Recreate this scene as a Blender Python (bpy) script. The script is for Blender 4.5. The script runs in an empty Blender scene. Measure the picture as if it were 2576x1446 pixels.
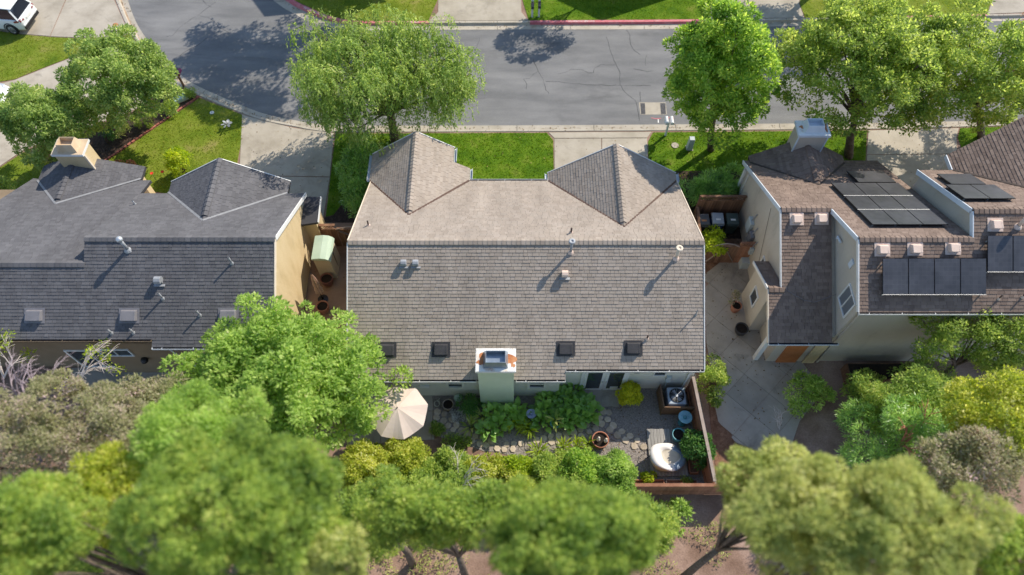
import bpy, math, random
import numpy as np
from mathutils import Vector, Matrix
from math import radians, sin, cos, pi

R = random.Random(7)
NR = np.random.default_rng(7)
sc = bpy.context.scene
COL = sc.collection

# ---------------------------------------------------------------- camera, sky, sun, exposure
CAM_H, FPX, CX, CY, PITCH = 30.0, 1787.0, 1287.5, 723.0, radians(60)
cam = bpy.data.cameras.new('camera')
cam.sensor_width = 36.0
cam.lens = FPX / 2575.0 * 36.0
cam.clip_end = 3000
cam_o = bpy.data.objects.new('camera', cam)
COL.objects.link(cam_o)
cam_o.location = (0, 0, CAM_H)
cam_o.rotation_euler = (pi / 2 - PITCH, 0, 0)
sc.camera = cam_o
cam.dof.use_dof = True
cam.dof.focus_distance = 33.5
cam.dof.aperture_fstop = cam.lens * .001 / .17

SUN_AZ, SUN_EL = radians(44), radians(40.5)          # azimuth from +X towards +Y
world = bpy.data.worlds.new('World')
sc.world = world
world.use_nodes = True
wn = world.node_tree
sky = wn.nodes.new('ShaderNodeTexSky')
sky.sky_type = 'NISHITA'
sky.sun_disc = False
sky.sun_elevation = SUN_EL
sky.sun_rotation = pi / 2 - SUN_AZ
sky.air_density = 1.0
sky.dust_density = 0.4
sky.ozone_density = 1.2
bg = wn.nodes['Background']
bg.inputs['Strength'].default_value = 0.15
wn.links.new(sky.outputs['Color'], bg.inputs['Color'])
sun = bpy.data.lights.new('sun', 'SUN')
sun.energy = 4.0
sun.angle = radians(0.5)
sun.color = (1.0, 0.92, 0.79)
sun_o = bpy.data.objects.new('sun', sun)
COL.objects.link(sun_o)
SUN_DIR = Vector((cos(SUN_EL) * cos(SUN_AZ), cos(SUN_EL) * sin(SUN_AZ), sin(SUN_EL)))
sun_o.rotation_euler = (-SUN_DIR).to_track_quat('-Z', 'Y').to_euler()
sun_o.location = (20, 20, 40)
sc.view_settings.view_transform = 'Standard'
sc.view_settings.look = 'None'
sc.view_settings.exposure = 0.68
sc.view_settings.gamma = 1.0
sc.view_settings.use_curve_mapping = False
sc.cycles.max_bounces = 9
sc.cycles.diffuse_bounces = 7
sc.cycles.transmission_bounces = 7
sc.cycles.transparent_max_bounces = 4
sc.cycles.use_denoising = True


# ---------------------------------------------------------------- helpers
def U(px, py, z=0.0):
    """ground-survey helper: the point at height z that stands at plan position px,py of the site sheet"""
    fx, fy = (px - CX) / FPX, (py - CY) / FPX
    dy = cos(PITCH) - fy * sin(PITCH)
    dz = -sin(PITCH) - fy * cos(PITCH)
    t = (z - CAM_H) / dz
    return Vector((fx * t, dy * t, z))


def on_plane(px, py, p0, n):
    fx, fy = (px - CX) / FPX, (py - CY) / FPX
    d = Vector((fx, cos(PITCH) - fy * sin(PITCH), -sin(PITCH) - fy * cos(PITCH)))
    c = Vector((0, 0, CAM_H))
    return c + d * ((Vector(p0) - c).dot(n) / d.dot(n))


def c1(x, y): return (.25 * x, .25 * y)                       # survey tiles
def c2(x, y): return (643.8 + .25 * x, .25 * y)
def c3(x, y): return (1287.6 + .25 * x, .25 * y)
def c4(x, y): return (1931.4 + .25 * x, .25 * y)
def c5(x, y): return (.25 * x, 361.5 + .25 * y)
def c6(x, y): return (643.8 + .25 * x, 361.5 + .25 * y)
def c7(x, y): return (1287.6 + .25 * x, 361.5 + .25 * y)
def c8(x, y): return (1931.4 + .25 * x, 361.5 + .25 * y)
def d1(x, y): return (.25 * x, 723 + .25 * y)
def d2(x, y): return (643.8 + .25 * x, 723 + .25 * y)
def d3(x, y): return (1287.6 + .25 * x, 723 + .25 * y)
def d4(x, y): return (1931.4 + .25 * x, 723 + .25 * y)
def ga(x, y): return (943 + .18261 * x, 930.5 + .18261 * y)    # garden, left half
def gb(x, y): return (1320.3 + .21735 * x, 930.5 + .21735 * y)  # garden, right half
def ly(x, y): return (679 + .2174 * x, 503 + .2174 * y)        # side yard, left


def link(o, parent=None, world=True):
    COL.objects.link(o)
    if parent is not None:
        o.parent = parent
        if world and parent.type == 'EMPTY':
            o.matrix_parent_inverse = Matrix.Translation(-Vector(parent.location))
    return o


def tag(o, label=None, cat=None, group=None, kind=None):
    if label: o['label'] = label
    if cat: o['category'] = cat
    if group: o['group'] = group
    if kind: o['kind'] = kind
    return o


def thing(name, label, cat, loc=(0, 0, 0), group=None, rz=0.0):
    o = bpy.data.objects.new(name, None)
    o.empty_display_size = .2
    o.location = loc
    o.rotation_euler = (0, 0, rz)
    COL.objects.link(o)
    return tag(o, label, cat, group)


def copy_tree(o, parent=None):
    c = o.copy()
    COL.objects.link(c)
    if parent is not None:
        c.parent = parent
    for ch in list(o.children):
        copy_tree(ch, c)
    return c


class MB:
    def __init__(s):
        s.v, s.f, s.m = [], [], []

    def add(s, vs, fs, mi=0):
        b = len(s.v)
        s.v += [tuple(p) for p in vs]
        s.f += [tuple(b + i for i in f) for f in fs]
        s.m += [mi] * len(fs)
        return s

    def box(s, lo, hi, mi=0):
        x0, y0, z0 = lo; x1, y1, z1 = hi
        return s.add([(x0, y0, z0), (x1, y0, z0), (x1, y1, z0), (x0, y1, z0), (x0, y0, z1), (x1, y0, z1), (x1, y1, z1), (x0, y1, z1)],
                     [(0, 3, 2, 1), (4, 5, 6, 7), (0, 1, 5, 4), (1, 2, 6, 5), (2, 3, 7, 6), (3, 0, 4, 7)], mi)

    def frustum(s, lo, hi, ins, mi=0):
        """box whose top is inset by ins on every side"""
        x0, y0, z0 = lo; x1, y1, z1 = hi; i = ins
        return s.add([(x0, y0, z0), (x1, y0, z0), (x1, y1, z0), (x0, y1, z0), (x0 + i, y0 + i, z1), (x1 - i, y0 + i, z1), (x1 - i, y1 - i, z1), (x0 + i, y1 - i, z1)],
                     [(0, 3, 2, 1), (4, 5, 6, 7), (0, 1, 5, 4), (1, 2, 6, 5), (2, 3, 7, 6), (3, 0, 4, 7)], mi)

    def beam(s, p, q, w, h, up=(0, 0, 1), mi=0):
        p, q, up = Vector(p), Vector(q), Vector(up)
        d = (q - p).normalized()
        a = d.cross(up)
        a = a.normalized() if a.length > 1e-5 else Vector((1, 0, 0))
        b = a.cross(d).normalized()
        vs = []
        for c in (p, q):
            for i, j in ((-1, -1), (1, -1), (1, 1), (-1, 1)):
                vs.append(c + a * (i * w / 2) + b * (j * h / 2))
        return s.add(vs, [(0, 1, 2, 3), (7, 6, 5, 4), (0, 4, 5, 1), (1, 5, 6, 2), (2, 6, 7, 3), (3, 7, 4, 0)], mi)

    def prism(s, pts, dz, mi=0):
        """polygon of 3-d points with a skirt dz downwards"""
        n = len(pts)
        vs = [Vector(p) for p in pts] + [Vector(p) - Vector((0, 0, dz)) for p in pts]
        fs = [tuple(range(n)), tuple(range(2 * n - 1, n - 1, -1))] + [(i, i + n, (i + 1) % n + n, (i + 1) % n) for i in range(n)]
        return s.add(vs, fs, mi)

    def extrude(s, prof, axis, a, b, mi=0):
        """profile [(h,z)...] swept along 'x' or 'y' from a to b"""
        n = len(prof)
        f = (lambda h, z, t: (t, h, z)) if axis == 'x' else (lambda h, z, t: (h, t, z))
        vs = [f(h, z, a) for h, z in prof] + [f(h, z, b) for h, z in prof]
        fs = [tuple(range(n)), tuple(range(2 * n - 1, n - 1, -1))] + [(i, i + n, (i + 1) % n + n, (i + 1) % n) for i in range(n)]
        return s.add(vs, fs, mi)

    def tube(s, pts, rad, n=8, cap=True, mi=0):
        pts = [Vector(p) for p in pts]
        if not hasattr(rad, '__len__'): rad = [rad] * len(pts)
        vs, fs = [], []
        ref = Vector((.31, .17, .93))
        for i, p in enumerate(pts):
            d = (pts[min(i + 1, len(pts) - 1)] - pts[max(i - 1, 0)]).normalized()
            a = d.cross(ref)
            if a.length < .05: a = d.cross(Vector((1, 0, 0)))
            a.normalize(); b = d.cross(a)
            for k in range(n):
                t = 2 * pi * k / n
                vs.append(p + (a * cos(t) + b * sin(t)) * rad[i])
        for i in range(len(pts) - 1):
            for k in range(n):
                k2 = (k + 1) % n
                fs.append((i * n + k, i * n + k2, (i + 1) * n + k2, (i + 1) * n + k))
        if cap:
            fs.append(tuple(range(n - 1, -1, -1)))
            fs.append(tuple((len(pts) - 1) * n + k for k in range(n)))
        return s.add(vs, fs, mi)

    def lathe(s, prof, c=(0, 0, 0), n=20, mi=0):
        """profile [(r,z)...] turned about a vertical axis through c"""
        vs, fs = [], []
        for r, z in prof:
            for k in range(n):
                t = 2 * pi * k / n
                vs.append((c[0] + r * cos(t), c[1] + r * sin(t), c[2] + z))
        for i in range(len(prof) - 1):
            for k in range(n):
                k2 = (k + 1) % n
                fs.append((i * n + k, i * n + k2, (i + 1) * n + k2, (i + 1) * n + k))
        return s.add(vs, fs, mi)

    def mesh(s, name, mats=None, smooth=False):
        me = bpy.data.meshes.new(name)
        me.from_pydata(s.v, [], s.f)
        if mats is not None:
            for m in (mats if isinstance(mats, (list, tuple)) else [mats]): me.materials.append(m)
            if len(me.materials) > 1: me.polygons.foreach_set('material_index', s.m)
        if smooth: me.polygons.foreach_set('use_smooth', [True] * len(s.f))
        me.update()
        return me

    def build(s, name, mats, parent=None, smooth=False, world=True, bevel=0.0):
        o = bpy.data.objects.new(name, s.mesh(name, mats, smooth))
        link(o, parent, world)
        if bevel:
            md = o.modifiers.new('bevel', 'BEVEL'); md.width = bevel; md.segments = 2; md.limit_method = 'ANGLE'
        return o


def quad_mesh(name, V4, mat):
    """numpy (N,4,3) -> mesh of N separate quads"""
    n = len(V4)
    me = bpy.data.meshes.new(name)
    me.vertices.add(n * 4)
    me.vertices.foreach_set('co', np.ascontiguousarray(V4, dtype=np.float32).ravel())
    me.loops.add(n * 4)
    me.loops.foreach_set('vertex_index', np.arange(n * 4, dtype=np.int32))
    me.polygons.add(n)
    me.polygons.foreach_set('loop_start', np.arange(0, n * 4, 4, dtype=np.int32))
    me.materials.append(mat)
    me.update(calc_edges=True)
    return me


# ---------------------------------------------------------------- materials
def nt(name):
    m = bpy.data.materials.new(name); m.use_nodes = True
    t = m.node_tree
    return m, t, t.nodes['Principled BSDF'], t.nodes.new, t.links.new


def rgba(c): return (c[0], c[1], c[2], 1)


def ramp(N, cols, pos=None):
    r = N('ShaderNodeValToRGB')
    e = r.color_ramp.elements
    while len(e) < len(cols): e.new(.5)
    for i, c in enumerate(cols):
        e[i].position = pos[i] if pos else i / (len(cols) - 1)
        e[i].color = rgba(c)
    return r


def noise(N, L, scale, detail=5, rough=.6, vec=None, dist=0):
    n = N('ShaderNodeTexNoise')
    n.inputs['Scale'].default_value = scale
    n.inputs['Detail'].default_value = detail
    n.inputs['Roughness'].default_value = rough
    n.inputs['Distortion'].default_value = dist
    if vec is not None: L(vec, n.inputs['Vector'])
    return n


def rnd_socket(N, L, t):
    """one random number for each object and each loose piece"""
    g = N('ShaderNodeNewGeometry'); o = N('ShaderNodeObjectInfo')
    a = N('ShaderNodeMath'); a.operation = 'ADD'
    L(g.outputs['Random Per Island'], a.inputs[0]); L(o.outputs['Random'], a.inputs[1])
    f = N('ShaderNodeMath'); f.operation = 'FRACT'
    L(a.outputs[0], f.inputs[0])
    return f.outputs[0]


def mat(name, cols, scale=3.0, rough=.85, bump=0.0, bscale=40.0, island=0.0, detail=5, metal=0.0, spec=.3, fine=0.0, stretch=None, pos=None, stain=0.0, sscale=.5):
    """cols: list of colours blended by noise"""
    m, t, b, N, L = nt(name)
    tc = N('ShaderNodeTexCoord')
    vec = tc.outputs['Object']
    if stretch:
        mp = N('ShaderNodeMapping'); mp.inputs['Scale'].default_value = stretch
        L(vec, mp.inputs['Vector']); vec = mp.outputs['Vector']
    if len(cols) > 1:
        nz = noise(N, L, scale, detail, .62, vec)
        p = pos or [.3 + .4 * i / (len(cols) - 1) for i in range(len(cols))]
        r = ramp(N, cols, p)
        L(nz.outputs['Fac'], r.inputs['Fac'])
        c = r.outputs['Color']
    else:
        rg = N('ShaderNodeRGB'); rg.outputs[0].default_value = rgba(cols[0]); c = rg.outputs[0]
    if fine:
        fz = noise(N, L, bscale, 3, .7, vec)
        mr = N('ShaderNodeMapRange'); mr.inputs['To Min'].default_value = 1 - fine; mr.inputs['To Max'].default_value = 1 + fine
        mr.inputs['From Min'].default_value = .25; mr.inputs['From Max'].default_value = .75
        L(fz.outputs['Fac'], mr.inputs['Value'])
        mx = N('ShaderNodeVectorMath'); mx.operation = 'SCALE'
        L(c, mx.inputs[0]); L(mr.outputs[0], mx.inputs['Scale']); c = mx.outputs[0]
    if stain:
        sz = noise(N, L, sscale, 7, .68, vec, .8)
        mr = N('ShaderNodeMapRange'); mr.inputs['To Min'].default_value = 1; mr.inputs['To Max'].default_value = 1 - stain
        mr.inputs['From Min'].default_value = .56; mr.inputs['From Max'].default_value = .70
        L(sz.outputs['Fac'], mr.inputs['Value'])
        mx = N('ShaderNodeVectorMath'); mx.operation = 'SCALE'
        L(c, mx.inputs[0]); L(mr.outputs[0], mx.inputs['Scale']); c = mx.outputs[0]
    if island:
        rs = rnd_socket(N, L, t)
        mr = N('ShaderNodeMapRange'); mr.inputs['To Min'].default_value = 1 - island; mr.inputs['To Max'].default_value = 1 + island
        L(rs, mr.inputs['Value'])
        mx = N('ShaderNodeVectorMath'); mx.operation = 'SCALE'
        L(c, mx.inputs[0]); L(mr.outputs[0], mx.inputs['Scale']); c = mx.outputs[0]
    L(c, b.inputs['Base Color'])
    b.inputs['Roughness'].default_value = rough
    b.inputs['Metallic'].default_value = metal
    b.inputs['Specular IOR Level'].default_value = spec
    if bump:
        bz = noise(N, L, bscale, 4, .65, vec)
        bp = N('ShaderNodeBump'); bp.inputs['Strength'].default_value = bump; bp.inputs['Distance'].default_value = .03
        L(bz.outputs['Fac'], bp.inputs['Height']); L(bp.outputs['Normal'], b.inputs['Normal'])
    return m


def shingle_mat(name, cols, grit=.16):
    m, t, b, N, L = nt(name)
    rs = rnd_socket(N, L, t)
    r = ramp(N, cols)
    r.color_ramp.interpolation = 'LINEAR'
    L(rs, r.inputs['Fac'])
    tc = N('ShaderNodeTexCoord'); g = N('ShaderNodeNewGeometry')
    nz = noise(N, L, 55, 3, .7, g.outputs['Position'])
    mp = N('ShaderNodeMapping'); mp.inputs['Scale'].default_value = (1.6, .35, .35); L(g.outputs['Position'], mp.inputs['Vector'])
    nl = noise(N, L, .8, 6, .62, mp.outputs['Vector'])
    mr = N('ShaderNodeMapRange'); mr.inputs['From Min'].default_value = .25; mr.inputs['From Max'].default_value = .75
    mr.inputs['To Min'].default_value = 1 - grit; mr.inputs['To Max'].default_value = 1 + grit
    L(nz.outputs['Fac'], mr.inputs['Value'])
    m2 = N('ShaderNodeMapRange'); m2.inputs['From Min'].default_value = .3; m2.inputs['From Max'].default_value = .7
    m2.inputs['To Min'].default_value = .84; m2.inputs['To Max'].default_value = 1.13
    L(nl.outputs['Fac'], m2.inputs['Value'])
    mm = N('ShaderNodeMath'); mm.operation = 'MULTIPLY'; L(mr.outputs[0], mm.inputs[0]); L(m2.outputs[0], mm.inputs[1])
    mx = N('ShaderNodeVectorMath'); mx.operation = 'SCALE'
    L(r.outputs['Color'], mx.inputs[0]); L(mm.outputs[0], mx.inputs['Scale'])
    L(mx.outputs[0], b.inputs['Base Color'])
    b.inputs['Roughness'].default_value = .92
    b.inputs['Specular IOR Level'].default_value = .2
    return m


def leaf_mat(name, cols, trans=.35, rough=.5, spec=.2):
    trans = trans * 1.4
    m, t, b, N, L = nt(name)
    g = N('ShaderNodeNewGeometry'); o = N('ShaderNodeObjectInfo')
    nz = noise(N, L, .9, 3, .6, g.outputs['Position'])
    a = N('ShaderNodeMath'); a.operation = 'MULTIPLY_ADD'
    a.inputs[1].default_value = .6
    L(g.outputs['Random Per Island'], a.inputs[0])
    s = N('ShaderNodeMapRange'); s.inputs['From Min'].default_value = .3; s.inputs['From Max'].default_value = .7
    s.inputs['To Min'].default_value = 0; s.inputs['To Max'].default_value = .45
    L(nz.outputs['Fac'], s.inputs['Value']); L(s.outputs[0], a.inputs[2])
    hi = cols[-1]  # the added pale stop paints shine into the colour of random leaves
    r = ramp(N, list(cols) + [(min(.55, hi[0] * 1.35 + .03), min(.55, hi[1] * 1.15 + .02), min(.4, hi[2] * 1.6 + .03))], [.88 * i / (len(cols) - 1) for i in range(len(cols))] + [.97]); L(a.outputs[0], r.inputs['Fac'])
    L(r.outputs['Color'], b.inputs['Base Color'])
    b.inputs['Roughness'].default_value = rough
    b.inputs['Specular IOR Level'].default_value = spec
    tr = N('ShaderNodeBsdfTranslucent')
    hs = N('ShaderNodeHueSaturation'); hs.inputs['Hue'].default_value = .485; hs.inputs['Value'].default_value = 2.1; hs.inputs['Saturation'].default_value = 1.05
    L(r.outputs['Color'], hs.inputs['Color']); L(hs.outputs['Color'], tr.inputs['Color'])
    mx = N('ShaderNodeMixShader'); mx.inputs['Fac'].default_value = trans
    L(b.outputs['BSDF'], mx.inputs[1]); L(tr.outputs['BSDF'], mx.inputs[2])
    L(mx.outputs['Shader'], t.nodes['Material Output'].inputs['Surface'])
    return m


def plain(name, c, rough=.5, metal=0.0, spec=.4): return mat(name, [c], rough=rough, metal=metal, spec=spec)


M = {}
M['asphalt'] = mat('asphalt', [(.12, .12, .122), (.165, .163, .163), (.215, .211, .208)], scale=.6, rough=.9, bump=.25, bscale=60, fine=.2, detail=8, stretch=(.35, 1.3, 1), stain=.3, sscale=.35)
M['crack'] = plain('crack', (.035, .035, .037), .9)
M['concrete'] = mat('concrete', [(.28, .243, .19), (.375, .33, .266), (.43, .382, .313)], scale=.7, rough=.88, bump=.15, bscale=50, fine=.1, island=.05, detail=9, stain=.32, sscale=.7)
M['concrete_grey'] = mat('concrete_grey', [(.25, .215, .175), (.33, .29, .24), (.39, .345, .29)], scale=.6, rough=.88, bump=.15, bscale=50, fine=.1, island=.07, detail=9, stain=.35, sscale=.7)
M['kerb'] = mat('kerb', [(.32, .28, .22), (.40, .355, .29), (.44, .395, .33)], scale=1.2, rough=.88, fine=.1, bscale=30)
M['gutter_stain'] = mat('gutter_stain', [(.2, .13, .075), (.34, .24, .16), (.42, .35, .27)], scale=1.1, rough=.9, fine=.12, bscale=30, stretch=(.5, .5, 1))
M['red_paint'] = mat('red_paint', [(.42, .10, .12), (.52, .15, .17), (.5, .24, .24)], scale=2.5, rough=.7, fine=.1, bscale=30)
M['white_paint'] = plain('white_paint', (.75, .73, .7), .6)
M['grass_a'] = mat('grass_a', [(.04, .09, .006), (.07, .14, .008), (.105, .175, .012), (.17, .20, .035)], scale=1.0, rough=.95, bump=.9, bscale=28, fine=.35, spec=.1, detail=8)
M['grass_b'] = mat('grass_b', [(.075, .125, .010), (.125, .175, .016), (.17, .205, .028), (.25, .225, .07)], scale=.75, rough=.95, bump=.9, bscale=28, fine=.3, spec=.1, detail=8)
M['blade_a'] = leaf_mat('blade_a', [(.05, .115, .006), (.085, .17, .008), (.13, .205, .013)], .3, .7, .15)
M['blade_b'] = leaf_mat('blade_b', [(.11, .165, .012), (.16, .215, .018), (.22, .25, .035)], .3, .7, .15)
M['dirt'] = mat('dirt', [(.13, .075, .05), (.24, .155, .115), (.36, .25, .2)], scale=.5, rough=.95, bump=.5, bscale=15, fine=.25, detail=9)
M['mulch'] = mat('mulch', [(.02, .013, .01), (.045, .028, .02), (.085, .055, .04)], scale=6, rough=.95, bump=1.0, bscale=35, fine=.4)
M['bark'] = mat('bark', [(.11, .055, .03), (.19, .10, .06), (.28, .16, .10)], scale=4, rough=.95, bump=1.0, bscale=35, fine=.4)
M['gravel_bed'] = mat('gravel_bed', [(.17, .145, .125), (.26, .225, .2), (.36, .315, .28)], scale=14, rough=.95, bump=1.0, bscale=45, fine=.35)
M['gravel'] = mat('gravel', [(.24, .205, .18)], rough=.9, island=.55)
M['flagstone'] = mat('flagstone', [(.36, .285, .2), (.43, .355, .265), (.46, .385, .32)], scale=3, rough=.9, bump=.3, bscale=25, fine=.1, island=.2)
M['brown_slab'] = mat('brown_slab', [(.20, .125, .08), (.27, .17, .11), (.31, .205, .14)], scale=.9, rough=.85, fine=.08, bscale=30)
M['sh_center'] = shingle_mat('sh_center', [(.275, .228, .186), (.30, .251, .207), (.322, .27, .222), (.305, .26, .218), (.342, .288, .24)])
M['sh_left'] = shingle_mat('sh_left', [(.098, .095, .100), (.108, .105, .11), (.117, .114, .119), (.128, .124, .129)], .12)
M['sh_right'] = shingle_mat('sh_right', [(.155, .112, .09), (.185, .135, .108), (.205, .15, .12), (.23, .171, .137)])
M['deck_c'] = mat('deck_c', [(.09, .08, .07)])
M['deck_l'] = mat('deck_l', [(.045, .045, .052)])
M['deck_r'] = mat('deck_r', [(.06, .045, .038)])
M['stucco_green'] = mat('stucco_green', [(.50, .56, .42), (.56, .61, .48)], scale=1.2, rough=.9, bump=.3, bscale=70, fine=.05)
M['stucco_cream'] = mat('stucco_cream', [(.60, .57, .48), (.66, .63, .55)], scale=1.2, rough=.9, bump=.3, bscale=70, fine=.05)
M['stucco_yellow'] = mat('stucco_yellow', [(.50, .38, .21), (.57, .445, .26), (.60, .475, .29)], scale=1.6, rough=.9, bump=.4, bscale=45, fine=.14, stain=.16, sscale=.9, stretch=(1, 1, .4))
M['stucco_greige'] = mat('stucco_greige', [(.46, .40, .32), (.52, .46, .38)], scale=1.1, rough=.9, bump=.3, bscale=70, fine=.08, stain=.16, sscale=.8, stretch=(1, 1, .35))
M['stucco_brown'] = mat('stucco_brown', [(.17, .125, .08), (.215, .16, .105)], scale=1.1, rough=.9, bump=.3, bscale=70, fine=.06)
M['trim'] = mat('trim', [(.62, .61, .58), (.7, .69, .67)], scale=2, rough=.6)
M['trim_blue'] = mat('trim_blue', [(.52, .56, .60), (.6, .64, .68)], scale=2, rough=.6)
M['trim_cream'] = mat('trim_cream', [(.62, .52, .40), (.7, .6, .48)], scale=2, rough=.7)
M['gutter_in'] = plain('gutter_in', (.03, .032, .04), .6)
M['rust'] = mat('rust', [(.28, .09, .035), (.42, .17, .07), (.5, .26, .13)], scale=5, rough=.9, fine=.15, bscale=30)
M['galv'] = mat('galv', [(.42, .44, .46), (.55, .57, .59)], scale=4, rough=.42, metal=.55)
M['valley'] = mat('valley', [(.2, .2, .205), (.26, .26, .265)], scale=4, rough=.6)
M['galv_dull'] = mat('galv_dull', [(.26, .27, .285), (.35, .36, .375)], scale=4, rough=.6, metal=.2)
M['pipe_dark'] = mat('pipe_dark', [(.06, .035, .028), (.12, .07, .05)], scale=6, rough=.7)
M['vent_dark'] = mat('vent_dark', [(.035, .034, .036), (.055, .052, .053)], scale=3, rough=.6)
M['vent_grey'] = mat('vent_grey', [(.16, .155, .165), (.20, .19, .2)], scale=3, rough=.6)
M['vent_beige'] = mat('vent_beige', [(.60, .45, .36), (.68, .53, .44)], scale=3, rough=.6)
M['steel_blue'] = mat('steel_blue', [(.22, .27, .32), (.32, .37, .42)], scale=4, rough=.35, metal=.6)
M['cap_white'] = mat('cap_white', [(.42, .17, .07), (.62, .58, .5), (.7, .69, .66), (.66, .64, .6)], scale=1.5, rough=.6, pos=[.30, .42, .5, .7])
M['cap_tan'] = mat('cap_tan', [(.47, .34, .21), (.54, .41, .27), (.57, .45, .31)], scale=2, rough=.8)
M['solar'] = mat('solar', [(.045, .046, .052), (.058, .058, .066)], scale=1.2, rough=.5, spec=.3, fine=.1, bscale=60)
def solar_mat():
    m, t, b, N, L = nt('solar')
    g = N('ShaderNodeNewGeometry')
    br = N('ShaderNodeTexBrick'); br.offset = 0
    for k, v in (('Scale', 1.0), ('Mortar Size', .006), ('Brick Width', .165), ('Row Height', .15), ('Mortar Smooth', .2)): br.inputs[k].default_value = v
    br.inputs['Color1'].default_value = rgba((.042, .043, .049)); br.inputs['Color2'].default_value = rgba((.054, .054, .061)); br.inputs['Mortar'].default_value = rgba((.065, .065, .07))
    L(g.outputs['Position'], br.inputs['Vector'])
    nz = noise(N, L, 1.1, 5, .6, g.outputs['Position'])
    mr = N('ShaderNodeMapRange'); mr.inputs['To Min'].default_value = .8; mr.inputs['To Max'].default_value = 1.35
    mr.inputs['From Min'].default_value = .3; mr.inputs['From Max'].default_value = .7
    L(nz.outputs['Fac'], mr.inputs['Value'])
    mx = N('ShaderNodeVectorMath'); mx.operation = 'SCALE'
    L(br.outputs['Color'], mx.inputs[0]); L(mr.outputs[0], mx.inputs['Scale']); L(mx.outputs[0], b.inputs['Base Color'])
    b.inputs['Roughness'].default_value = .35
    return m
M['solar'] = solar_mat()
M['solar_frame'] = plain('solar_frame', (.03, .03, .034), .4, .6)
M['solar_rail'] = plain('solar_rail', (.4, .4, .4), .5, .2)
M['glass'] = plain('glass', (.03, .04, .05), .06, 0, .8)
M['glass_grey'] = plain('glass_grey', (.16, .17, .18), .12, 0, .7)
M['wood'] = mat('wood', [(.10, .05, .03), (.18, .095, .055), (.25, .15, .095)], scale=3, rough=.9, island=.3, fine=.15, bscale=25, stretch=(1, 1, .25))
M['wood_red'] = mat('wood_red', [(.22, .09, .05), (.30, .14, .08), (.34, .18, .115)], scale=3, rough=.85, island=.2, fine=.12, bscale=25)
M['wood_grey'] = mat('wood_grey', [(.20, .155, .13), (.27, .215, .18), (.31, .25, .215)], scale=3, rough=.9, island=.18, fine=.1, bscale=30)
M['deckwood'] = mat('deckwood', [(.20, .19, .175), (.27, .255, .235), (.33, .31, .29)], scale=3, rough=.85, island=.2, fine=.12, bscale=30, stretch=(4, .5, 1))
M['door_orange'] = mat('door_orange', [(.36, .12, .035), (.45, .17, .06)], scale=3, rough=.5)
M['terracotta'] = mat('terracotta', [(.33, .13, .075), (.43, .19, .12)], scale=4, rough=.8)
M['brown_pot'] = mat('brown_pot', [(.13, .05, .04), (.21, .095, .07)], scale=4, rough=.6)
M['stone_pot'] = mat('stone_pot', [(.22, .17, .14), (.32, .25, .21)], scale=4, rough=.8)
M['teal'] = mat('teal', [(.05, .20, .25), (.10, .32, .37)], scale=5, rough=.35, spec=.5)
M['teal_light'] = mat('teal_light', [(.12, .33, .40), (.25, .48, .54)], scale=7, rough=.4, spec=.5)
M['blue_glaze'] = mat('blue_glaze', [(.15, .19, .30), (.32, .37, .48)], scale=9, rough=.4, spec=.5)
M['soil'] = mat('soil', [(.012, .008, .006), (.03, .02, .014)], scale=9, rough=.95, bump=.6, bscale=40)
M['shed_top'] = mat('shed_top', [(.33, .42, .33), (.40, .49, .39)], scale=1.2, rough=.6)
M['shed_body'] = mat('shed_body', [(.40, .33, .23), (.48, .41, .31)], scale=1.5, rough=.7)
M['fabric_beige'] = mat('fabric_beige', [(.50, .405, .345), (.55, .45, .39)], scale=1, rough=.9)
M['fabric_pink'] = mat('fabric_pink', [(.50, .33, .25), (.6, .42, .33)], scale=6, rough=.9)
M['fabric_white'] = mat('fabric_white', [(.60, .55, .50), (.70, .66, .62)], scale=1.5, rough=.85)
M['fabric_seat'] = mat('fabric_seat', [(.42, .37, .29), (.52, .47, .39)], scale=2.5, rough=.9)
M['fabric_slate'] = mat('fabric_slate', [(.20, .26, .33), (.26, .32, .39)], scale=2, rough=.85)
M['wicker'] = mat('wicker', [(.14, .08, .045), (.23, .14, .085)], scale=25, rough=.9, bump=.7, bscale=60, stretch=(6, 6, .5))
M['black_metal'] = plain('black_metal', (.02, .02, .022), .45, .3)
M['ac_grey'] = mat('ac_grey', [(.30, .35, .40), (.36, .41, .46)], scale=3, rough=.5)
M['bin_blue'] = mat('bin_blue', [(.02, .06, .18), (.03, .08, .22)], rough=.5)
M['bin_lid'] = mat('bin_lid', [(.25, .28, .31), (.32, .35, .38)], scale=2, rough=.5)
M['bin_green'] = mat('bin_green', [(.045, .065, .06), (.06, .085, .08)], scale=2, rough=.5)
M['bin_dark'] = mat('bin_dark', [(.06, .06, .065), (.10, .10, .105)], scale=2, rough=.55)
M['car_white'] = plain('car_white', (.68, .70, .70), .18, 0, .6)
M['car_dark'] = plain('car_dark', (.015, .015, .017), .45)
M['car_glass'] = plain('car_glass', (.012, .016, .025), .05, 0, .8)
M['tail_red'] = plain('tail_red', (.20, .008, .012), .2, 0, .6)
M['rim'] = plain('rim', (.30, .30, .31), .35, .6)
M['tyre'] = plain('tyre', (.018, .018, .018), .85)
M['trunk_bark'] = mat('trunk_bark', [(.07, .05, .037), (.13, .10, .075), (.19, .15, .12)], scale=6, rough=.95, bump=.8, bscale=20)
M['pale_bark'] = mat('pale_bark', [(.42, .36, .33), (.55, .49, .45)], scale=5, rough=.9)
M['mauve_bark'] = mat('mauve_bark', [(.30, .23, .26), (.42, .34, .36)], scale=5, rough=.9)
M['red_bark'] = mat('red_bark', [(.25, .10, .05), (.36, .17, .10)], scale=5, rough=.9)
M['poppy'] = plain('poppy', (.62, .03, .015), .6)
M['white_flower'] = plain('white_flower', (.75, .70, .68), .7)
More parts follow.
